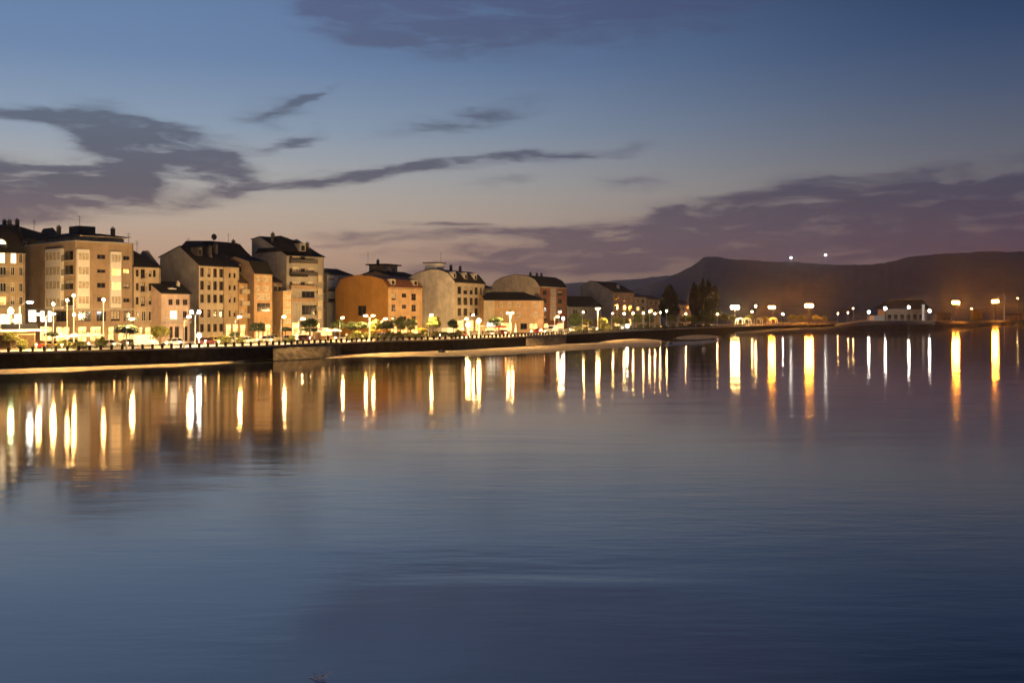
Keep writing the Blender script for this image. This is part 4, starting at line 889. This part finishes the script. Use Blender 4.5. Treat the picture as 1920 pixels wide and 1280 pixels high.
tree(300, 12, 611, 634, 40, 'yellow', 'loose yellow lit tree between corner block and pink house')
tree(20, 8, 622, 640, 30, 'yellow', 'olive tree in front of the glass terrace wall')
GY = 'lamplit yellow green trees along the promenade'; LY = 'rounded yellow green tree glowing in the lamplight on the promenade'
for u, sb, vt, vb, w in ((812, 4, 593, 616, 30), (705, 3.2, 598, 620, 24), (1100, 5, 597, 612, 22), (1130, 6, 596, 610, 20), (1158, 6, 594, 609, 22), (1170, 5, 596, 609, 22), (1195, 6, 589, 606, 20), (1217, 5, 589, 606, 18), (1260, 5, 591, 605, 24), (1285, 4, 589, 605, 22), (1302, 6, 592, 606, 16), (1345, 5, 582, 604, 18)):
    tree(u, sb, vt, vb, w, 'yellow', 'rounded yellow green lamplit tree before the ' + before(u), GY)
LG = 'rounded green clipped tree on the waterfront promenade'; GG = 'green clipped trees along the promenade'
for u, sb, vt, vb, w in ((850, 6, 599, 617, 22), (930, 7, 594, 611, 28), (634, 9, 601, 621, 26), (660, 8, 604, 620, 22), (678, 5, 604, 617, 26), (752, 7, 594, 620, 24), (770, 8, 597, 619, 24), (1080, 8, 588, 612, 26), (1330, 8, 590, 606, 22), (440, 10, 622, 634, 20), (1315, 9, 590, 605, 22)):
    tree(u, sb, vt, vb, w, 'ball', 'rounded green clipped promenade tree before the ' + before(u), GG)
def shrub(u, sb, w, h):
    p = on_line(u, sb)[0]; root = empty('shrub', (p.x, p.y, GZ + .085), random.uniform(0, 6)); tag(root, 'low yellow green shrub behind the balustrade before the ' + before(u), 'shrub', 'shrubs along the promenade')
    i = random.randrange(3); c = bpy.data.objects.new('foliage', CROWN['yellow', i]); col.objects.link(c); c.parent = root; c.location = (0, 0, h * .55); c.scale = (w / 2, w / 2, h * .5)
    t_ = bpy.data.objects.new('stem', TR[i]); col.objects.link(t_); t_.parent = root; t_.scale = (.7, .7, h * .5)
for k, u in enumerate((655, 668, 684, 700, 716, 733, 748, 764, 780, 796, 815, 828, 846, 860, 1085, 1098, 1112, 1128, 1142, 1156, 1188, 1202, 1216, 1232, 1246, 1262, 1278, 1294, 1310, 1326, 40, 120, 150, 190, 420, 450, 545)):
    shrub(u, (3.2, 4.4, 5.8, 7.0)[k % 4], 2.0 + (k * 7 % 5) * .3, 1.3 + (k * 3 % 4) * .25)
cone = crown_mesh('crown', 8000, 1, 1, 1, .095, [M['leaf_dark'], M['leaf_dark']], 'cone', 50)
tree(1255, 22, 537, 600, 46, 'dark', 'big dark conifer towering over the promenade trees', name='conifer', meshes=cone)
for k, (u, w, vt) in enumerate(((1303, 22, 530), (1317, 21, 524), (1329, 20, 527), (1341, 17, 534))):
    pop = crown_mesh('crown', 4200, 1, 1, 1, .10, [M['leaf_dark'], M['leaf_dark']], 'poplar', 60 + k)
    tree(u, 26, vt, 600, w, 'ball', ('slender poplar closest to the big dark conifer', 'tallest slender poplar of the row', 'slender poplar between the tallest and the shortest', 'shortest slender poplar at the end of the row')[k], 'row of poplars', 'poplar_tree', meshes=pop)

# ------------------------------------------------------------------ cars and vans
def ringsec(x, w, zb, zt, r=.12):
    return [(x, -w, zb + r), (x, -w + r, zb), (x, w - r, zb), (x, w, zb + r), (x, w, zt - r), (x, w - r, zt), (x, -w + r, zt), (x, -w, zt - r)]
def wheel_objs(root, xs, w, r):
    for x in xs:
        for s in (-1, 1):
            t = MB(); t.tube((x, s * (w - .18), r), (x, s * (w + .01), r), r, r, 14); o = t.build('wheel', M['tyre'], root)
            q = MB(); q.tube((x, s * (w + .012), r), (x, s * (w + .03), r), r * .62, r * .5, 10); q.build('rim', M['rim'], o)
def make_car():
    root = empty('parked_car')
    b = MB(); b.loft([ringsec(x, w, zb, zt) for x, w, zb, zt in ((-2.05, .70, .38, .80), (-1.9, .80, .25, .92), (-1.2, .85, .2, .95), (0, .86, .2, .93), (.9, .85, .2, .92), (1.7, .80, .22, .80), (2.05, .68, .34, .66))])
    b.build('body', PAINTS[0], root, smooth=False)
    g = MB(); cab = lambda z, x0, x1, w: [(x0, -w, z), (x1, -w, z), (x1, w, z), (x0, w, z)]
    g.loft([cab(.90, -1.75, 1.05, .80), cab(1.40, -1.15, .35, .62)]); g.build('windows', M['glass'], root)
    r = MB(); r.loft([cab(1.39, -1.18, .38, .635), cab(1.46, -1.0, .2, .56)])
    for s in (-1, 1):
        for (x0, x1) in ((-1.75, -1.15), (-.35, -.40), (1.05, .35)): r.tube((x0, s * .81, .9), (x1, s * .635, 1.41), .045, .04, 5)
    r.build('roof', PAINTS[0], root); wheel_objs(root, (-1.28, 1.28), .84, .31)
    for s in (-1, 1):
        h = MB(); h.ball((1.95, s * .55, .66), .10, .17, .08, 8, 5); h.build('headlight', M['lamp_glass'], root); h = MB(); h.box(-2.08, -1.98, s * .62 - .12, s * .62 + .12, .68, .82); h.build('taillight', M['tail_red'], root)
    h = MB(); h.box(2.0, 2.1, -.7, .7, .30, .46); h.build('bumper', M['iron'], root); return root
def make_van():
    root = empty('parked_van')
    b = MB(); b.loft([ringsec(x, w, zb, zt, .15) for x, w, zb, zt in ((-2.45, .92, .35, 2.2), (-2.3, .98, .3, 2.3), (1.0, .98, .3, 2.3), (1.35, .95, .3, 2.1), (1.95, .92, .3, 1.25), (2.5, .85, .35, .95))]); b.build('body', PAINTS[0], root)
    for s in (-1, 1):
        g = MB(); g.face([(.55, s * .99, 1.35), (1.55, s * .955, 1.35), (1.30, s * .96, 1.95), (.55, s * .99, 1.95)]); g.build('side_window', M['glass'], root)
        h = MB(); h.ball((2.42, s * .62, .72), .10, .17, .13, 8, 5); h.build('headlight', M['lamp_glass'], root)
    g = MB(); g.face([(1.42, -.80, 2.0), (1.42, .80, 2.0), (1.92, .80, 1.33), (1.92, -.80, 1.33)]); g.build('windscreen', M['glass'], root); wheel_objs(root, (-1.5, 1.6), .96, .34); return root
CAR, VAN = make_car(), make_van(); used = {}
def place_vehicle(proto, u, sb, paint, turn, label, group, cat):
    if proto.name not in used: o = proto; used[proto.name] = 1
    else: o = copy_tree(proto)
    p, d = on_line(u, sb); o.location = (p.x, p.y, GZ + .008); o.rotation_euler = (0, 0, math.atan2(d.y, d.x) + R(turn)); o.pop('group', None) if hasattr(o, 'pop') else None
    tag(o, label, cat, group)
    for ch in [x for x in bpy.data.objects if x.parent == o]:
        if ch.material_slots and ch.name.split('.')[0] in ('body', 'roof'):
            ch.material_slots[0].link = 'OBJECT'; ch.material_slots[0].material = PAINTS[paint]
GC = 'cars parked along the waterfront road'
NAMES = ['white', 'silver', 'red', 'maroon', 'dark', 'yellow', 'blue', 'beige']
for u, sb, paint, turn in ((62, 12.8, 2, 0), (100, 13, 5, 0), (128, 19, 4, 180), (205, 12.8, 1, 0), (245, 13, 4, 0), (325, 13, 1, 180), (388, 12.8, 3, 0), (405, 17.5, 5, 0), (432, 13, 1, 0), (463, 12.8, 0, 0), (500, 13, 0, 180), (512, 19.5, 7, 0), (545, 13, 1, 0), (573, 12.8, 3, 0), (598, 13, 7, 180),
                           (720, 14, 0, 0), (770, 13, 4, 0), (833, 13, 0, 0), (866, 13, 3, 0), (920, 13, 7, 0), (945, 14, 2, 0), (1010, 13, 2, 0), (1022, 19, 0, 0), (1075, 13, 0, 0), (1085, 18, 1, 180), (1110, 13, 0, 0), (1140, 13, 4, 0), (1162, 13, 0, 0), (1182, 14, 1, 0), (1205, 13, 7, 0)):
    place_vehicle(CAR, u, sb, paint, turn, NAMES[paint] + ' car on the waterfront road before the ' + before(u), GC, 'car')
place_vehicle(VAN, 270, 12.9, 0, 0, 'white van parked in front of the narrow hipped roof house', None, 'van')
place_vehicle(VAN, 1036, 12.9, 0, 180, 'white van parked in front of the red brick building', None, 'van')
place_vehicle(VAN, 843, 16, 0, 0, 'white van parked in front of the white gabled building', None, 'van')

# ------------------------------------------------------------------ terrace pavilion, parasols, pergola, small street things
def build_terrace():
    p, d = on_line(66, 9); root = empty('terrace_pavilion', (p.x, p.y, GZ + .09), math.atan2(d.y, d.x)); tag(root, 'low brown pavilion with pale slab roof and glass railed terrace on top', 'pavilion')
    zt = zpx(617, p.y) - GZ - .09; L = 24
    MB().box(-L, 0, 0, 9, 0, zt - .35).build('wall', M['brown_plaster'], root)
    MB().box(-L, .6, -.8, 9.5, zt - .35, zt).build('roof_slab', M['white_frame'], root)
    for k in range(8):
        x = -L + .3 + 3.0 * k
        MB().box(x, x + 2.6, -.06, -.004, .3, zt - .9).build('window', M['warm_glass'], root)
        g = MB().box(x, x + 2.9, -.68, -.64, zt + .003, zt + .95).build('glass_railing', M['lamp_glass'] if False else M['glass'], root)
        MB().box(x - .04, x + .0, -.70, -.62, zt + .003, zt + 1.0).build('railing_post', M['galvanised'], root)
build_terrace()
def parasol(u, sb, w, m, label, group=None, closed=False):
    p, d = on_line(u, sb); root = empty('parasol', (p.x, p.y, GZ + .085)); tag(root, label, 'parasol', group)
    mb = MB(); mb.tube((0, 0, 0), (0, 0, 2.5), .04, .04, 6); mb.build('pole', M['galvanised'], root); b = MB(); b.lathe([(.35, 0), (.35, .08), (.1, .14)], n=10); b.build('base', M['concrete'], root)
    c = MB()
    if closed: c.lathe([(.10, .8), (.28, 1.0), (.22, 1.8), (.10, 2.9), (.03, 3.3)], n=10)
    else: c.lathe([(w, 2.05), (w * 1.01, 2.2), (w * .5, 2.5), (.05, 2.75)], n=8)
    c.build('canopy', M[m], root)
for u, sb in ((112, 8), (140, 7), (165, 8), (180, 9)): parasol(u, sb, 1.5, 'canvas_white', 'open cream parasol before the corner block shops', 'cream parasols before the corner block')
for u, sb in ((590, 9), (612, 9), (628, 8)): parasol(u, sb, 1.5, 'canvas_white', 'open cream parasol before the ochre gable', 'cream parasols before the ochre gable')
for u, sb in ((705, 8), (790, 9)): parasol(u, sb, 1.5, 'canvas_yellow', 'open yellow parasol on the promenade', 'yellow parasols')
parasol(967, 3, 1, 'canvas_white', 'closed white parasol beside the two headed lamp before the apricot house', closed=True)
parasol(938, 12, 2.0, 'canvas_red', 'open red parasol before the low apricot house')
def kiosk(u, sb, w, h, m, label, lit=True):
    p, d = on_line(u, sb); root = empty('kiosk', (p.x, p.y, GZ + .085), math.atan2(d.y, d.x)); tag(root, label, 'kiosk')
    MB().box(-w / 2, w / 2, 0, 2.2, 0, h).build('wall', M[m], root); MB().box(-w / 2 - .3, w / 2 + .3, -.9, 2.4, h, h + .18).build('roof', M['white_frame'], root)
    f = MB().box(-w / 2 + .2, w / 2 - .2, -.05, -.003, 1.0, h - .3).build('hatch', M['dark_frame'], root); MB().face([(-w / 2 + .3, -.06, 1.1), (w / 2 - .3, -.06, 1.1), (w / 2 - .3, -.06, h - .4), (-w / 2 + .3, -.06, h - .4)]).build('pane', M['lit_shop'] if lit else M['warm_glass'], f)
    MB().box(-w / 2, w / 2, -.5, -.06, .92, 1.0).build('counter', M['timber'], root)
    return root
kiosk(612, 11, 4.5, 2.6, 'apricot_plaster', 'small apricot kiosk behind the dark figure on the quay')
k_ = kiosk(921, 15, 8.0, 2.4, 'cream_plaster', 'long kiosk with brilliant white lit fascia before the apricot house')
MB().box(-4.2, 4.2, -1.02, -.92, 2.35, 3.5).build('lit_fascia', M['lit_sign'], k_)
k_ = kiosk(1176, 10, 5.0, 2.5, 'white_plaster', 'white lit kiosk among the far promenade trees')
def pergola(u, Y, w, h, label, group):
    p = on_line(u, 8)[0]; root = empty('arch', (*p, GZ + .085), .5); tag(root, label, 'arch', group)
    for dy in (0, 1.5):
        mb = MB(); pts = [(-w / 2, dy, 0)] + [(-w / 2 * math.cos(math.pi * k / 10), dy, h * .5 + h * .5 * math.sin(math.pi * k / 10)) for k in range(11)] + [(w / 2, dy, 0)]
        for a, b in zip(pts[:-1], pts[1:]): mb.tube(a, b, .16, .16, 6)
        mb.build('rib', M['pole_paint'], root)
    mb = MB()
    for k in range(1, 10): x, z = -w / 2 * math.cos(math.pi * k / 10), h * .5 + h * .5 * math.sin(math.pi * k / 10); mb.tube((x, -.1, z + .16), (x, 1.6, z + .16), .07, .07, 4)
    mb.build('slats', M['timber'], root)
for u, Y in ((1390, 448), (1402, 455), (1424, 470), (1436, 480), (1452, 490)): pergola(u, Y, 4.2, 3.4, 'rounded garden arch glowing orange on the spit promenade', 'arches on the spit')
def bench(u, Y):
    p = on_line(u, 4)[0]; root = empty('bench', (*p, GZ + .085), .9); tag(root, 'stone bench lit orange on the spit promenade', 'bench', 'benches on the spit')
    MB().box(-1, 1, 0, .5, .42, .52).build('seat', M['concrete'], root); MB().box(-1, 1, .48, .58, .54, 1.0).build('backrest', M['concrete'], root)
    for x in (-.75, .75): MB().box(x - .12, x + .12, .05, .45, 0, .42).build('leg', M['concrete'], root)
for u, Y in ((1383, 440), (1398, 446), (1413, 452), (1428, 462), (1442, 470), (1460, 482), (1478, 492), (1496, 502), (1512, 510), (1530, 520), (1548, 530)): bench(u, Y)
for u, Y, vt, w in ((1485, 512, 590, 20), (1503, 520, 591, 18), (1530, 540, 590, 18), (1545, 545, 592, 14), (1432, 476, 592, 16), (1405, 462, 590, 16), (1372, 446, 590, 16), (1360, 440, 588, 16)):
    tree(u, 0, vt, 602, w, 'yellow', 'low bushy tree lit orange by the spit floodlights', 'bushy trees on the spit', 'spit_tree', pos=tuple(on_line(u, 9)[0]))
# low lit parapet along the spit
mb = MB(); pa = [on_line(u, 12)[0] for u in range(1380, 1571, 10)]
for a, b in zip(pa[:-1], pa[1:]):
    n = Vector((-(b - a).y, (b - a).x)).normalized() * .3; mb.loft([[(a.x, a.y, GZ), (a.x + n.x, a.y + n.y, GZ), (a.x + n.x, a.y + n.y, GZ + .9), (a.x, a.y, GZ + .9)], [(b.x, b.y, GZ), (b.x + n.x, b.y + n.y, GZ), (b.x + n.x, b.y + n.y, GZ + .9), (b.x, b.y, GZ + .9)]])
tag(mb.build('parapet', M['stone_light']), 'low pale stone parapet running behind the benches of the spit', 'parapet')

# ------------------------------------------------------------------ harbour pavilion and far quay
def build_harbour():
    Y = 556; p = at_depth(1660, Y); root = empty('boathouse', (*p, 4.9), R(6)); tag(root, 'long low boathouse with dark hipped roof between cold white lamps', 'boathouse')
    k = Y / FPX; L = 82 * k; h = 6.0
    MB().box(0, L, 0, 9, 0, h).build('wall', M['brown_plaster'], root)
    r = MB(); r.loft([[(-2.5, -1.5, h), (L + 1.5, -1.5, h), (L + 1.5, 10.5, h), (-2.5, 10.5, h)], [(3.5, 4, h + 5.0), (L - .5, 4, h + 5.0), (L - .5, 5, h + 5.0), (3.5, 5, h + 5.0)]]); r.build('roof', M['slate'], root)
    for j in range(6):
        x = 1.2 + j * (L - 2) / 6; f = MB().box(x, x + 2.0, -.08, -.003, .3, 3.2).build('door', M['dark_frame'], root); MB().box(x + .15, x + 1.85, -.11, -.083, 1.6, 3.0).build('pane', M['glass'], f)
    MB().box(-6, 0, 1, 8, 0, 2.6).build('lean_to', M['concrete'], root)
    Yp = 548; p = at_depth(1731, Yp); c = empty('column', (*p, 4.9)); tag(c, 'tall pale square pillar at the end of the boathouse', 'pillar')
    hh = zpx(572, Yp) - 4.9; MB().box(-.5, .5, -.5, .5, 0, hh).build('shaft', M['white_plaster'], c); MB().box(-.65, .65, -.65, .65, hh, hh + .3).build('cap', M['concrete'], c)
    # far quay: bare mast, ochre hut, lit sheds
    Yp = 830; p = at_depth(1883, Yp); c = empty('flagpole', (*p, GZ)); tag(c, 'tall bare pole beside the orange floodlight', 'pole'); hh = zpx(553, Yp) - GZ
    m_ = MB(); m_.lathe([(.45, 0), (.4, 1), (.22, hh)], n=8); m_.build('shaft', M['pole_paint'], c); b_ = MB(); b_.box(-1.2, 1.2, -1.2, 1.2, 0, .5); b_.build('base', M['concrete'], c)
    for u, v, Yh, w, d_, m, lb in ((1833, 583, 745, 6, 5, 'ochre_plaster', 'small ochre harbour hut between the two orange floodlights'), (1905, 591, 860, 12, 6, 'apricot_plaster', 'low orange lit shed on the far quay'), (1770, 590, 620, 9, 6, 'brown_plaster', 'low brown shed beyond the boathouse pillar')):
        p = at_depth(u, Yh); zb = 2.9 if u != 1770 else 4.2; c = empty('harbour_hut', (*p, zb)); tag(c, lb, 'hut'); hh = zpx(v, Yh) - zb
        MB().box(-w / 2, w / 2, 0, d_, 0, hh).build('wall', M[m], c); r = MB(); r.loft([[(-w / 2 - .3, -.4, hh), (w / 2 + .3, -.4, hh), (w / 2 + .3, d_ + .4, hh), (-w / 2 - .3, d_ + .4, hh)], [(-w / 2, d_ / 2 - .1, hh + 1.4), (w / 2, d_ / 2 - .1, hh + 1.4), (w / 2, d_ / 2 + .1, hh + 1.4), (-w / 2, d_ / 2 + .1, hh + 1.4)]]); r.build('roof', M['brown_tile'], c)
        MB().box(-.6, .6, -.06, -.003, 0, 2.1).build('door', M['timber'], c); MB().box(w * .25, w * .4, -.06, -.003, 1.0, 2.0).build('window', M['glass'], c)
build_harbour()

# masts with white beacons on the hill crest
for u, vt, Yc in ((1483, 484, 4550), (1548, 479, 4550)):
    vb = 494; zb = zpx(vb, Yc) - 12; zt = zpx(vt, Yc); x = ray(u) * Yc
    root = empty('radio_mast', (x, Yc, zb)); tag(root, 'lattice radio mast with white beacon light on the hill crest', 'mast', 'masts on the crest')
    mb = MB(); h = zt - zb
    for a in (0, 120, 240): mb.tube((2.2 * math.cos(R(a)), 2.2 * math.sin(R(a)), 0), (.5 * math.cos(R(a)), .5 * math.sin(R(a)), h), .22, .15, 4)
    for k in range(8):
        f = k / 8; r0, r1 = 2.2 - 1.7 * f, 2.2 - 1.7 * (f + 1 / 8)
        for a in (0, 120, 240): mb.tube((r0 * math.cos(R(a)), r0 * math.sin(R(a)), h * f), (r1 * math.cos(R(a + 120)), r1 * math.sin(R(a + 120)), h * (f + 1 / 8)), .1, .1, 4)
    mb.build('lattice', M['galvanised'], root); g = MB(); g.ball((0, 0, h + 1.5), 2.6, 2.6, 2.6, 10, 7); g.build('beacon', M['bulb_beacon'], root, smooth=True)

# ------------------------------------------------------------------ buoy, splash, rocks
Yb = CAM_H * FPX / (656 - V0); p = at_depth(1320, Yb); root = empty('mooring_buoy', (*p, 0)); tag(root, 'pale round mooring buoy floating off the sand bar', 'buoy')
mb = MB(); mb.ball((0, 0, .25), .50, .50, .46, 16, 10); mb.build('float', M['canvas_white'], root, smooth=True)
mb = MB(); mb.lathe([(.10, .68), (.10, .80), (.04, .84)], n=8); mb.build('collar', M['galvanised'], root)
mb = MB(); pts = [(.14 * math.cos(t), 0, .90 + .12 * math.sin(t)) for t in [2 * math.pi * k / 10 for k in range(11)]]
for a, b in zip(pts[:-1], pts[1:]): mb.tube(a, b, .025, n=5)
mb.build('ring', M['galvanised'], root)
Ys = CAM_H * FPX / (1279 - V0); p = at_depth(600, Ys); root = empty('water_splash', (*p, 0)); tag(root, 'small white splash thrown up from the calm water', 'splash')
m = bpy.data.materials.new('splash_water'); m.use_nodes = True; t = NT(m.node_tree); t.n.clear(); M['splash'] = m
out = t.new('ShaderNodeOutputMaterial'); d_ = t.new('ShaderNodeBsdfDiffuse'); d_.inputs[0].default_value = (.92, .95, 1, 1); tr = t.new('ShaderNodeBsdfTranslucent'); tr.inputs[0].default_value = (.92, .95, 1, 1)
mx = t.new('ShaderNodeMixShader'); mx.inputs[0].default_value = .72; t.l.new(d_.outputs[0], mx.inputs[1]); t.l.new(tr.outputs[0], mx.inputs[2]); t.l.new(mx.outputs[0], out.inputs[0])
rnd = random.Random(5); mb = MB()
for a, tilt, h, w in ((.15, .8, .50, .10), (2.7, .5, .34, .09), (3.2, 1.3, .20, .08), (6.1, 1.9, .15, .09), (1.2, .6, .24, .08), (4.6, .8, .2, .08)):     # thin torn sheets of water
    dr = Vector((math.cos(a), math.sin(a), 0)); sd = Vector((1, 0, 0)) if abs(math.sin(a)) > .3 else Vector((.75, .5, 0)); prev = None
    for k in range(7):
        f = k / 6; c = dr * (.03 + tilt * h * f ** 1.3) + Vector((0, 0, h * (f - .25 * f * f) - .02)); ww = w * (1 - f) ** .7 * (1 + rnd.uniform(-.25, .25)) + .006
        row = [c - sd * ww, c + dr * ww * .5, c + sd * ww]
        if prev: mb.face([prev[0], prev[1], row[1], row[0]]); mb.face([prev[1], prev[2], row[2], row[1]])
        prev = row
mb.build('jet', m, root, smooth=True)
mb = MB()
for _ in range(7): a, rr, z = rnd.uniform(0, 6.28), rnd.uniform(.05, .3), rnd.uniform(.03, .34); s = rnd.uniform(.008, .02); mb.ball((rr * math.cos(a), rr * math.sin(a), z), s, s, s * 1.3, 6, 5)
tag(mb.build('droplets', m, root, smooth=True), kind='stuff')
def rock(u, v, s, lb, grp):
    Y = (CAM_H - .1) * FPX / (v - V0); p = at_depth(u, Y); r = random.Random(u); mb = MB(); n = 9
    mb.loft([[(s * f * (1 + r.uniform(-.25, .25)) * math.cos(2 * math.pi * i / n), s * .7 * f * (1 + r.uniform(-.25, .25)) * math.sin(2 * math.pi * i / n), z * s + r.uniform(-.05, .05)) for i in range(n)] for f, z in ((1.0, -.3), (1.05, .1), (.8, .45), (.35, .7))])
    o = mb.build('rock', M['rock']); o.location = (*p, .1); tag(o, lb, 'rock', grp)
rock(828, 661, .9, 'dark boulder sitting on the lit sand of the beach', None)
for u, v, s in ((1300, 641, .7), (1336, 638, .9), (1258, 645, .6)): rock(u, v, s, 'dark wet rock at the edge of the sand bars', 'rocks by the sand bars')

# ------------------------------------------------------------------ people on the promenade
def person(u, sb, label, top, legs, pose=0, face=0.0):
    p, d = on_line(u, sb); root = empty('person', (p.x, p.y, GZ + .09), math.atan2(d.y, d.x) + face); tag(root, label, 'person')
    J = {'pel': (0, 0, .95), 'chest': (.02, 0, 1.30), 'neck': (.02, 0, 1.47), 'head': (.03, 0, 1.58), 'crown': (.03, 0, 1.72)}
    st = .16 if pose == 1 else .03
    for s, n in ((1, 'l'), (-1, 'r')):
        J['hip' + n] = (0, s * .10, .90); J['kn' + n] = (s * st * .8 + .03, s * .11, .50); J['an' + n] = (s * st - .02, s * .12, .08); J['toe' + n] = (s * st + .14, s * .13, .04)
        J['sh' + n] = (.01, s * .18, 1.40); J['el' + n] = (-.03 - s * st * .3, s * .24, 1.12); J['wr' + n] = (.08 - s * st * .5, s * .23, .88); J['hd' + n] = (.10 - s * st * .5, s * .22, .80)
    E = [('pel', 'chest'), ('chest', 'neck'), ('neck', 'head'), ('head', 'crown')]
    for n in 'lr': E += [('pel', 'hip' + n), ('hip' + n, 'kn' + n), ('kn' + n, 'an' + n), ('an' + n, 'toe' + n), ('chest', 'sh' + n), ('sh' + n, 'el' + n), ('el' + n, 'wr' + n), ('wr' + n, 'hd' + n)]
    RAD = {'pel': .15, 'chest': .16, 'neck': .06, 'head': .095, 'crown': .075, 'hip': .10, 'kn': .065, 'an': .045, 'toe': .04, 'sh': .075, 'el': .05, 'wr': .035, 'hd': .035}
    ks = list(J); me = bpy.data.meshes.new('body'); me.from_pydata([J[k] for k in ks], [(ks.index(a), ks.index(b)) for a, b in E], []); me.materials.append(M[top])
    o = bpy.data.objects.new('body', me); col.objects.link(o); o.parent = root
    md = o.modifiers.new('skin', 'SKIN'); md.use_smooth_shade = True
    if not me.skin_vertices: bpy.context.view_layer.objects.active = o; bpy.ops.object.modifier_add(type='SKIN'); o.modifiers.remove(o.modifiers[-1])
    for k, sv in zip(ks, me.skin_vertices[0].data): r = RAD.get(k) or RAD[k[:-1]]; sv.radius = (r, r); sv.use_root = (k == 'pel')
    o.modifiers.new('sub', 'SUBSURF').levels = 1; o.modifiers['sub'].render_levels = 1
    h = MB(); h.ball((.01, 0, 1.68), .115, .11, .10, 10, 6); h.build('hair', M['hair'], root, smooth=True)
    h = MB(); h.ball((.085, 0, 1.60), .05, .07, .095, 8, 6); h.build('face', M['skin'], root, smooth=True)
    t = MB()
    for s in (1, -1): t.loft([[(J['hip' + n][0] * 0 + x + r_ * math.cos(q), y + r_ * math.sin(q), z) for q in [2 * math.pi * i / 8 for i in range(8)]] for n in ('l' if s > 0 else 'r') for (x, y, z), r_ in ((J['hip' + n], .125), (J['kn' + n], .085), (J['an' + n], .07))])
    t.build('trousers', M[legs], root)
person(615, 1.2, 'person in dark clothes standing at the quay balustrade', 'cloth_dark', 'cloth_dark', 0, 1.2)
person(181, 7, 'person in pale top walking before the corner block shops', 'cloth_light', 'cloth_blue', 1, 0)
person(45, 6, 'person in blue jacket standing below the terrace', 'cloth_blue', 'cloth_dark', 0, -1)
person(650, 5, 'person in pale top walking past the green clipped trees', 'cloth_light', 'cloth_dark', 1, 3.1)
person(905, 5, 'person in dark jacket walking near the large globe lamps', 'cloth_dark', 'cloth_blue', 1, 0)

# ------------------------------------------------------------------ evening haze over the bay
mb = MB(); mb.box(-9000, 9000, -60, 9950, -6.5, 320)
hm = bpy.data.materials.new('haze_air'); hm.use_nodes = True; t = NT(hm.node_tree); t.n.clear()
out = t.new('ShaderNodeOutputMaterial'); pv = t.new('ShaderNodeVolumePrincipled'); t.l.new(pv.outputs[0], out.inputs['Volume'])
pv.inputs['Color'].default_value = (.86, .80, .84, 1); pv.inputs['Density'].default_value = 1.0e-4; pv.inputs['Anisotropy'].default_value = .92
tag(mb.build('haze', hm), kind='stuff')
